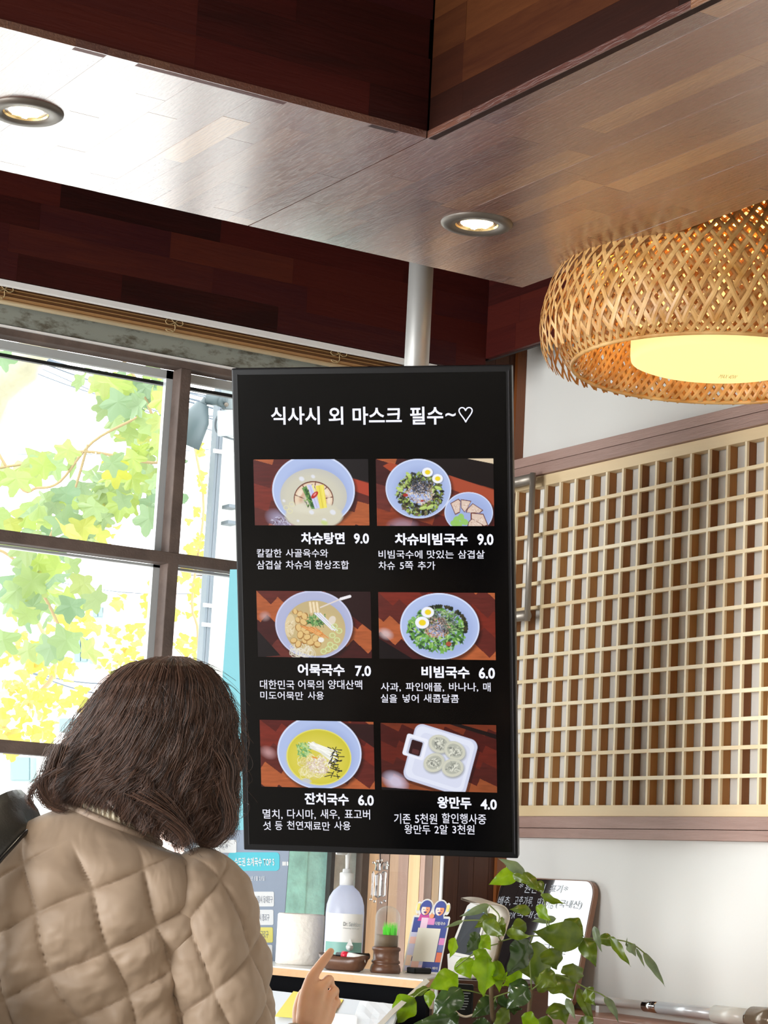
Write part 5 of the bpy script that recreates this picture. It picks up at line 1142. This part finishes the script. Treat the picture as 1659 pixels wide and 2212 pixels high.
# skeleton: (point, radius, parent)
J = []
def jn(P, r, par=None): J.append((Vector(P), r, par)); return len(J)-1
def zp_(x, z, d=0):                                   # point under pixel column x at height z
    p = PP(x, 1900, d); return Vector((p.x, p.y, z))
pel = jn(zp_(185, .88), .1)
wai = jn(zp_(185, 1.0), .08, pel); che = jn(PP(190, 2030, .01), .085, wai); nb_ = jn(PP(236, 1865, .012), .05, che)
nk = jn(PP(262, 1780, .015), .048, nb_); hb = jn(PP(330, 1690, .02), .062, nk); hm1 = jn(PP(352, 1610, .02), .078, hb); ht = jn(PP(365, 1520, .015), .07, hm1)
sr = jn(PP(420, 1950, -.02), .034, nb_); el = jn(PP(505, 2330, .02), .038, sr); wrs = jn(PP(645, 2262, .21), .021, el)
sl = jn(PP(-50, 1960, -.0), .034, nb_); ell_ = jn(PP(-140, 2340, .02), .038, sl); wl = jn(PP(-60, 2420, .22), .022, ell_); hl_ = jn(PP(-30, 2440, .30), .026, wl)
for sx in (-1, 1):
    hp = jn(zp_(185+sx*130, .82), .085, pel); kn = jn(zp_(185+sx*135, .47, .02), .055, hp); an = jn(zp_(185+sx*135, .09), .035, kn); to = jn(zp_(185+sx*140, .04, .14), .03, an)
fingers = []
H = .27                                               # hand reaches forward by this much
def hp_(x, y, d): return PP(x, y, H+d-.0)
scl = (DP+H)/DP
chains = [
    ([(648, 2255, -.03), (652, 2180, -.01), (662, 2130, .0), (686, 2098, .015), (703, 2076, .022), (714, 2061, .028)], [.017, .0155, .0098, .0083, .0075, .0062]),   # index, stretched
    ([(658, 2255, -.03), (672, 2196, -.014), (682, 2160, -.010), (704, 2133, .012), (706, 2146, .036), (690, 2156, .036)], [.016, .0135, .0092, .0086, .0078, .007]),   # middle, curled
    ([(668, 2258, -.028), (690, 2208, -.008), (700, 2180, -.002), (719, 2160, .018), (716, 2174, .036), (702, 2182, .036)], [.015, .0125, .0088, .0080, .0072, .0066]),
    ([(674, 2260, -.022), (702, 2222, .0), (711, 2202, .006), (724, 2188, .022), (720, 2202, .036), (706, 2208, .034)], [.013, .0115, .0078, .0072, .0066, .006]),
    ([(636, 2250, -.01), (634, 2210, .012), (642, 2170, .03), (662, 2154, .042), (682, 2152, .046)], [.012, .0135, .0105, .009, .0075]),       # thumb closing on the middle finger
]
def skin_mesh(name, joints, m, parent, sub=2, vox=None, extra=()):
    vs = [j[0] for j in joints]; es = [(i, j[2]) for i, j in enumerate(joints) if j[2] is not None]; rs = [j[1] for j in joints]; roots = [0]
    for pts, rr in extra:
        b0_ = len(vs); roots.append(b0_); vs += pts; rs += rr; es += [(b0_+i, b0_+i+1) for i in range(len(pts)-1)]
    me = bpy.data.meshes.new(name); me.from_pydata([tuple(v) for v in vs], es, []); o = bpy.data.objects.new(name, me); COL.objects.link(o)
    sk = o.modifiers.new('s', 'SKIN'); sk.use_smooth_shade = True
    for i, r in enumerate(rs): me.skin_vertices[0].data[i].radius = (r, r)
    for r in roots: me.skin_vertices[0].data[r].use_root = True
    sb_ = o.modifiers.new('b', 'SUBSURF'); sb_.levels = sub; sb_.render_levels = sub
    if vox: rm = o.modifiers.new('r', 'REMESH'); rm.mode = 'VOXEL'; rm.voxel_size = vox; rm.use_smooth_shade = True; sm = o.modifiers.new('m', 'SMOOTH'); sm.factor = .5; sm.iterations = 7
    dg = bpy.context.evaluated_depsgraph_get(); dg.update(); new = bpy.data.meshes.new_from_object(o.evaluated_get(dg)); bpy.data.objects.remove(o); bpy.data.meshes.remove(me)
    bmx = bmesh.new(); bmx.from_mesh(new); seen = set(); isl = []
    for v0 in bmx.verts:
        if v0 in seen: continue
        st_ = [v0]; seen.add(v0); comp = []
        while st_:
            v = st_.pop(); comp.append(v)
            for e_ in v.link_edges:
                w_ = e_.other_vert(v)
                if w_ not in seen: seen.add(w_); st_.append(w_)
        isl.append(comp)
    isl.sort(key=len); print(name, 'islands', [len(c_) for c_ in isl[-8:]])
    if vox: bmesh.ops.delete(bmx, geom=[v for c_ in isl[:-1] for v in c_], context='VERTS')
    bmx.to_mesh(new); bmx.free()
    new.name = name; new.polygons.foreach_set('use_smooth', [True]*len(new.polygons)); new.materials.clear(); new.materials.append(m)
    return link(bpy.data.objects.new(name, new), None, parent)
ex = [([hp_(*p) for p in c_], r_) for c_, r_ in chains]
# face features on the far side: nose, ears, chin belong to the same surface
ex += [([PP(360, 1625, .07), PP(362, 1640, .118), PP(363, 1650, .112)], [.02, .010, .012]), ([PP(335, 1690, .05), PP(338, 1698, .095)], [.03, .022]), ([PP(235, 1625, .02), PP(228, 1632, .02)], [.012, .014]), ([PP(478, 1640, .02), PP(486, 1648, .02)], [.012, .014])]
body = skin_mesh('body', J, M_skin, woman, 2, .003, ex)
M_eye = mat('dark eye', (.02, .015, .01), .1)
for x in (325, 392): lathe('eye', [(0, -.011), (.008, -.008), (.011, 0), (.008, .008), (0, .011)], PP(x, 1612, .088), M_eye, woman, 12, cap=False)
lathe('mouth', [(0, -.003), (.018, 0), (0, .003)], PP(355, 1672, .098), mat('lip', s2l((190, 100, 96)), .5), woman, 16, cap=False)
nail = hp_(716, 2062, .031)

# --- loose surface through tilted rings (jacket, hair) in the figure's own frame
def rings_eval(R, v):
    t = v*(len(R)-1); i = min(int(t), len(R)-2); f = t-i; f0 = f
    P = [R[max(i-1, 0)], R[i], R[i+1], R[min(i+2, len(R)-1)]]; out = []
    for a, b, c_, d_ in zip(*P): out.append(.5*((2*b)+(c_-a)*f+(2*a-5*b+4*c_-d_)*f*f+(d_+3*b-a-3*c_)*f**3))
    return out
def sp(a, e): return math.copysign(abs(a)**e, a)
E1 = (100., -52.); E2 = (34., 110.); DET = E1[0]*E2[1]-E1[1]*E2[0]
def quilt(X, Y, ox=116., oy=1981.):
    a, b = X-ox, Y-oy; s_ = (a*E2[1]-b*E2[0])/DET; t_ = (E1[0]*b-E1[1]*a)/DET
    w_ = .06*math.sin(Y*.021+X*.013); s_ += w_; t_ -= w_
    fs_, ft = abs(math.sin(math.pi*s_)), abs(math.sin(math.pi*t_))
    return (fs_**.45)*(ft**.45)
def smst(a, b, x): t = min(1, max(0, (x-a)/(b-a))); return t*t*(3-2*t)
TR = [  # cx, cy, half width px, tilt deg, half depth m, depth offset, exponent
    (243, 1780, 104, 23, .062, .0), (243, 1792, 126, 20, .076, .0), (240, 1816, 186, 12, .092, .0), (230, 1856, 254, 7, .108, .0), (207, 1922, 312, 4, .122, .0),
    (194, 2010, 322, 2, .135, .005), (186, 2110, 312, 1, .138, .01), (182, 2220, 306, 0, .136, .01), (182, 2360, 310, 0, .14, .01), (182, 2520, 335, 0, .15, .0), (182, 2640, 345, 0, .155, .0)]
M_jk = None
k = NT('beige quilted nylon'); b = k.b; b.inputs['Base Color'].default_value = (*s2l((152, 130, 108)), 1); b.inputs['Roughness'].default_value = .62; b.inputs['Sheen Weight'].default_value = .15
tc = k.add('ShaderNodeTexCoord'); mp = k.add('ShaderNodeMapping'); mp.inputs['Scale'].default_value = (20, 20, 12); mp.inputs['Rotation'].default_value = (.5, .3, .2); k.link(tc.outputs['Object'], mp.inputs[0])
nz = k.add('ShaderNodeTexNoise', i_Scale=1.0, i_Detail=2.0, i_Distortion=.8); k.link(mp.outputs[0], nz.inputs[0]); bp = k.add('ShaderNodeBump', i_Strength=.4, i_Distance=.01); k.link(nz.outputs[0], bp.inputs['Height']); k.link(bp.outputs[0], b.inputs['Normal']); M_jk = k.m
AX, AY = CR, -CU
def torso():
    NU, NV = 420, 330; vs, fs = [], []
    for j in range(NV+1):
        v = j/NV; cx_, cy_, hw, tl, dh, do = rings_eval(TR, v); ct, st = math.cos(math.radians(tl)), math.sin(math.radians(tl)); C0 = at(cx_, cy_, DP)+FH*do
        for i in range(NU):
            th = -math.pi/2+2*math.pi*i/NU; c_, s_ = math.cos(th), math.sin(th); ph = (th+math.pi/2+math.pi) % (2*math.pi)-math.pi
            P = C0+AX*(sp(c_, .9)*hw*PM*ct)+AY*(sp(c_, .9)*hw*PM*st)+FH*(sp(s_, .8)*dh)
            nr = (AX*(c_*ct/hw/PM)+AY*(c_*st/hw/PM)+FH*(s_/dh)).normalized()
            X = cx_+ph*hw*.98*ct; Y = cy_+ph*hw*.5*st+ (0 if abs(ph) < 2 else 0)
            am = smst(1815, 1890, Y)*.0175
            q = quilt(X, Y)
            wr_ = (mnoise.noise(Vector((X*.018, Y*.03, 3.1)))*.35+mnoise.noise(Vector((X*.045+Y*.02, Y*.05, 7.7)))*.22)*.011*smst(1860, 2080, Y)
            # folds gathering under the arm
            dx = X-350; fold = math.exp(-((dx+ (Y-2060)*.1)/60)**2)*smst(1960, 2080, Y)*.006*math.sin((X*.5+Y*.9)*.07)
            vs.append(P+nr*(am*(q-.35)+wr_+fold))
    for j in range(NV):
        for i in range(NU): fs.append((j*NU+i, j*NU+(i+1) % NU, (j+1)*NU+(i+1) % NU, (j+1)*NU+i))
    return vs, fs
def sleeve(path, rad, ph0, ox, oy, mir=1):
    pth = smooth_path(path, 34); n = len(pth); rr = np.interp(np.linspace(0, 1, n), np.linspace(0, 1, len(rad)), rad); NU = 190; vs, fs = [], []; acc = 0; prev = None
    for j, p in enumerate(pth):
        t = (pth[min(j+1, n-1)]-pth[max(j-1, 0)]).normalized(); a = prev if prev is not None else -FH; a = (a-t*a.dot(t)).normalized(); prev = a; b_ = t.cross(a)
        if j: acc += (p-pth[j-1]).length
        for i in range(NU):
            th = 2*math.pi*i/NU; d_ = a*math.cos(th)+b_*math.sin(th); ph = (th+math.pi) % (2*math.pi)-math.pi
            X = ox-ph*rr[j]/PM*.95*mir; Y = oy+acc/PM
            q = quilt(X, Y, 40, 1990); wr_ = (mnoise.noise(Vector((X*.02+9, Y*.035, 1.1)))*.4+mnoise.noise(Vector((X*.05, Y*.06, 5)))*.2)*.007
            cap = math.sqrt(max(0, 1-(1-min(1, acc/ (rr[j]*.9)))**2)) if acc < rr[j]*.9 else 1
            vs.append(p+d_*(rr[j]*cap+(.0145*(q-.35)*smst(20, 110, acc/PM)+wr_)*cap))
    for j in range(n-1):
        for i in range(NU): fs.append((j*NU+i, j*NU+(i+1) % NU, (j+1)*NU+(i+1) % NU, (j+1)*NU+i))
    return vs, fs
vs, fs = torso(); 
SRT = [PP(372, 1880, -.01), PP(418, 1918, -.026), PP(452, 2000, -.045), PP(477, 2110, -.055), PP(492, 2230, -.05), PP(505, 2330, -.02), PP(560, 2345, .08), PP(628, 2290, .185)]
SLT = [PP(-25, 1880, -.01), PP(-60, 1940, -.02), PP(-100, 2060, -.03), PP(-130, 2200, -.03), PP(-140, 2330, 0), PP(-100, 2390, .1), PP(-65, 2420, .2)]
for pth, mir in ((SRT, 1), (SLT, -1)):
    v2, f2 = sleeve(pth, [.062, .070, .0675, .066, .064, .060, .050, .036] if mir == 1 else [.062, .068, .066, .064, .06, .05, .036], 0, 430, 1900, mir); b0_ = len(vs); vs += v2; fs += [tuple(q+b0_ for q in f_) for f_ in f2]
jk = mesh('jacket', vs, fs, M_jk, woman, True)
# collar binding and sweater roll
def ring_pts(R, off=0, k=64, grow=1.0, dy=0):
    cx_, cy_, hw, tl, dh, do = R[:6]; ct, st = math.cos(math.radians(tl)), math.sin(math.radians(tl)); C0 = at(cx_, cy_+dy, DP)+FH*do
    return [C0+AX*(math.cos(a)*hw*PM*ct*grow)+AY*(math.cos(a)*hw*PM*st*grow)+FH*(math.sin(a)*dh*grow) for a in [2*math.pi*i/k for i in range(k+1)]]
tube('collar_binding', ring_pts(TR[0], grow=1.04), .0062, mat('taupe binding', s2l((150, 130, 112)), .6), jk, 10)
M_kn = mat('cream knit sweater', s2l((226, 214, 188)), .9, bump=.3, bscale=220)
def knit():
    vs, fs = [], []; NU = 260; rows = [(0, .95, .0), (-8, .93, .003), (-18, .90, .006), (-27, .86, .006), (-33, .8, .003), (-30, .74, 0), (-12, .72, 0)]
    for j, (dy_, gr_, o_) in enumerate(rows):
        pts = ring_pts(TR[0], k=NU, grow=gr_, dy=dy_)[:-1]
        for i, p in enumerate(pts): vs.append(p+(p-at(TR[0][0], TR[0][1], DP)).normalized()*(.0016*math.sin(i*2*math.pi/NU*52)+o_))
    for j in range(len(rows)-1):
        for i in range(NU): fs.append((j*NU+i, j*NU+(i+1) % NU, (j+1)*NU+(i+1) % NU, (j+1)*NU+i))
    return mesh('sweater_collar', vs, fs, M_kn, woman, True)
knit()
# trousers and shoes, below the frame
trj = [(zp_(185, .92), .14, None), (zp_(185, .85), .145, 0)]
for sx in (-1, 1):
    b0_ = len(trj); trj += [(zp_(185+sx*125, .78), .098, 1), (zp_(185+sx*135, .47, .02), .07, b0_), (zp_(185+sx*135, .11), .055, b0_+1)]
skin_mesh('trousers', trj, mat('dark trousers', s2l((44, 46, 54)), .8), woman, 2)
for sx in (-1, 1): skin_mesh('shoe', [(zp_(185+sx*135, .055, -.03), .045, None), (zp_(185+sx*138, .045, .08), .042, 0), (zp_(185+sx*140, .035, .17), .034, 1)], M_tvb, woman, 2)

# --- hair
HR = [(1418, 345, 400), (1428, 296, 432), (1445, 262, 455), (1480, 226, 480), (1520, 200, 494), (1560, 174, 503), (1600, 148, 507), (1640, 126, 508), (1680, 112, 504), (1715, 110, 500), (1745, 118, 498), (1790, 150, 496), (1840, 190, 494)]
HDp = [.02, .055, .075, .094, .104, .108, .108, .106, .102, .098, .09, .08, .07]
hy = [h[0] for h in HR]; hc_ = [(h[1]+h[2])/2 for h in HR]; hh = [(h[2]-h[1])/2 for h in HR]
def hemy(x): return float(np.interp(x, [105, 150, 200, 245, 280, 340, 392, 412, 430, 462, 495], [1738, 1748, 1744, 1760, 1785, 1812, 1848, 1800, 1812, 1836, 1795]))
def hairP(th, y, g_=1.0, dz=0):
    c_ = np.interp(y, hy, hc_); w_ = np.interp(y, hy, hh)*g_; d_ = np.interp(y, hy, HDp)*g_
    x = c_+w_*math.cos(th); return at(x, y, DP)+FH*(d_*math.sin(th)+.012), x
k = NT('dark brown hair'); k.b.inputs['Base Color'].default_value = (*s2l((58, 40, 34)), 1); k.b.inputs['Roughness'].default_value = .42; k.b.inputs['Specular IOR Level'].default_value = .5
hi_ = k.add('ShaderNodeHairInfo'); rp = k.add('ShaderNodeValToRGB'); rp.color_ramp.elements[0].color = (*s2l((26, 19, 18)), 1); rp.color_ramp.elements[1].color = (*s2l((116, 84, 68)), 1)
k.link(hi_.outputs['Random'], rp.inputs[0]); k.link(rp.outputs[0], k.b.inputs[0]); M_hair = k.m
M_hb = mat('hair underlayer', s2l((24, 18, 17)), .7, var=.3, vscale=40)
vs, fs = [], []; NU, NV = 72, 34
for j in range(NV+1):
    for i in range(NU):
        th = 2*math.pi*i/NU; x_ = np.interp(1700, hy, hc_)+np.interp(1700, hy, hh)*math.cos(th); ymax = hemy(x_)-26
        if math.sin(th) > .55: ymax = 1560
        y = 1421+(ymax-1421)*(j/NV); P, _ = hairP(th, y, .90); vs.append(P)
for j in range(NV):
    for i in range(NU): fs.append((j*NU+i, j*NU+(i+1) % NU, (j+1)*NU+(i+1) % NU, (j+1)*NU+i))
fs.append(tuple(range(NU)))
hair = mesh('hair', vs, fs, M_hb, woman, True)
def strands():
    rs = random.Random(5); CL = []
    for q in range(520):
        th = rs.uniform(0, 2*math.pi) if rs.random() < .25 else rs.uniform(math.pi*.93, math.pi*2.07)
        if math.sin(th) > .5: continue
        CL.append((th, rs.uniform(0, 6.28), rs.uniform(2.2, 4.0), rs.uniform(.5, 1.4), rs.uniform(.0, 1.0), rs.uniform(-.05, .05)))
    out = []; NP = 30
    for ci, (th0, ph, fr_q, am, lay, sh) in enumerate(CL):
        for s_ in range(28):
            o1, o2, rr_ = rs.gauss(0, .05), rs.gauss(0, 1), rs.random(); fly = rs.random() < .05; g0_ = .9+.12*rr_*lay+.03; tend = rs.uniform(.84, 1.02); pts = []; fo = rs.uniform(-10, 26) if fly else 0; fp = rs.uniform(0, 6)
            stray = rs.uniform(-1, 1)
            for i in range(NP):
                t = i/(NP-1)*tend; th = th0+o1*(1.1-.65*t)+sh*t*2
                # hair falls from a parting near the crown
                x_ = np.interp(1700, hy, hc_)+np.interp(1700, hy, hh)*math.cos(th); hm = hemy(x_)+o2*6+am*16-14
                tt = t**.85; y = 1419+(hm-1419)*tt
                P, x = hairP(th, min(y, 1845), g_=g0_)
                w_ = am*(t**1.0)*(19 if not fly else 26)
                P = P+AX*(w_*PM*math.sin(fr_q*6.28*t+ph))+FH*(w_*PM*1.0*math.cos(fr_q*6.28*t+ph+.6))+AY*(w_*.3*PM*math.sin(fr_q*9*t+ph))
                if fly: P = P+(AX*math.cos(th)-AY*.5*(1-t))*(fo*PM*math.sin(t*3)*1.1)+AX*math.sin(t*9+fp)*.002
                pts.append(P)
            out.append(pts)
    # curled lock at the right of the neck, lock and loose curl at the left
    for (path, wd, n_) in (([(486, 1640), (494, 1675), (488, 1712), (494, 1760), (486, 1800), (462, 1822), (438, 1822), (432, 1800)], 17, 620), ([(476, 1690), (472, 1715), (462, 1750), (474, 1790), (460, 1815)], 14, 330), ([(330, 1730), (352, 1755), (376, 1780), (402, 1812), (396, 1838)], 26, 500), ([(150, 1620), (124, 1670), (108, 1706), (118, 1740), (142, 1752), (160, 1744)], 13, 330), ([(150, 1670), (108, 1690), (86, 1714), (82, 1742), (96, 1752)], 10, 90)):
        for q in range(n_):
            a, r_ = rs.uniform(0, 6.28), min(2.6, abs(rs.gauss(0, .85))); ph, fq = rs.choice((0, 1.3, 2.9, 4.4))+rs.gauss(0, .25), rs.choice((1.6, 2.4)); pth = smooth_path([Vector((x, y, 0)) for x, y in path], 5); L_ = int(len(pth)*rs.uniform(.75, 1)); pts = []; n2 = len(pth)
            cz_ = -.082 if path[0][0] < 460 else -.05
            for i in range(L_):
                t = i/n2; w_ = wd*(1.0-.55*t); p = pth[i]; sw = math.sin(t*fq*6.28+ph)*6.5*t
                pts.append(at(p.x+math.cos(a+t*2.5)*r_*w_+sw, p.y+math.sin(a+t*2.5)*r_*w_*.4+sw, DP)+FH*(cz_*(1-.25*t)+math.sin(a+t*2)*r_*w_*PM))
            if len(pts) > 3: out.append(pts)
    # fine flyaways over the crown and sides
    for q in range(420):
        th = rs.uniform(0, 2*math.pi); y = 1419+abs(rs.gauss(0, 1))*90; P, x = hairP(th, y, 1.0); dirx = math.cos(th); L_ = rs.uniform(20, 75); cv_ = rs.uniform(-.9, .9); pts = []
        for i in range(9):
            t = i/8; pts.append(P+AX*(PM*L_*t*(dirx*.5+cv_*t*.6))+AY*(PM*L_*t*(-.35+1.0*t)*(1 if y > 1450 else .6))+FH*(.01*t*math.sin(th)))
        out.append(pts)
    return out
ST = strands(); hc2 = bpy.data.hair_curves.new('hair_strands'); hc2.add_curves([len(s_) for s_ in ST])
pos = np.array([tuple(p) for s_ in ST for p in s_], dtype=np.float32); hc2.attributes['position'].data.foreach_set('vector', pos.ravel())
ra_ = hc2.attributes.get('radius') or hc2.attributes.new('radius', 'FLOAT', 'POINT'); rad = np.concatenate([np.linspace(.00034, .00012, len(s_)) for s_ in ST]).astype(np.float32); ra_.data.foreach_set('value', rad)
hso = bpy.data.objects.new('hair_strands', hc2); hc2.materials.append(M_hair); COL.objects.link(hso); inv(hso, hair); hso['kind'] = 'stuff'

# --- black leather bag carried on the left shoulder
M_lea = mat('black leather', s2l((56, 56, 52)), .38, bump=.08, bscale=300); M_lea2 = mat('black piping', (.01, .01, .01), .3)
bg0 = PP(-90, 2000, -.09); bag = thing('shoulder_bag', 'black leather shoulder bag with a broad strap over the left shoulder of the jacket', 'bag', bg0)
cen = [(60, 1752, .05), (40, 1765, -.04), (18, 1800, -.098), (-14, 1850, -.135), (-40, 1920, -.158), (-60, 2010, -.172), (-75, 2120, -.178)]
cp_ = smooth_path([PP(x, y, d_) for x, y, d_ in cen], 6); vs, fs = [], []
for i, p in enumerate(cp_):
    t = (cp_[min(i+1, len(cp_)-1)]-cp_[max(i-1, 0)]).normalized(); nn = (-FH-t*(-FH).dot(t)).normalized(); sdv = t.cross(nn).normalized(); sdv = sdv if sdv.dot(AX) > 0 else -sdv
    for a_, h_ in ((-.036, -.004), (-.036, .0), (-.018, .006), (0, .008), (.018, .006), (.03, .001), (.03, -.004)): vs.append(p+sdv*a_+nn*h_)
for i in range(len(cp_)-1):
    for q in range(7): fs.append((i*7+q, i*7+(q+1) % 7, (i+1)*7+(q+1) % 7, (i+1)*7+q))
strap = mesh('strap', vs, fs, M_lea, bag, True)
tube('piping', [Vector(vs[i*7+5]) for i in range(len(cp_))], .0032, M_lea2, strap, 8)
obox('pouch', PP(-150, 2330, -.22), RH*.11, FH*.045, UP*.14, M_lea, bag, .02)
# ================================================================== finish
flush_text()
for o in list(COL.objects):
    if o.type == 'EMPTY' and o.get('category') is None: print('untagged', o.name)
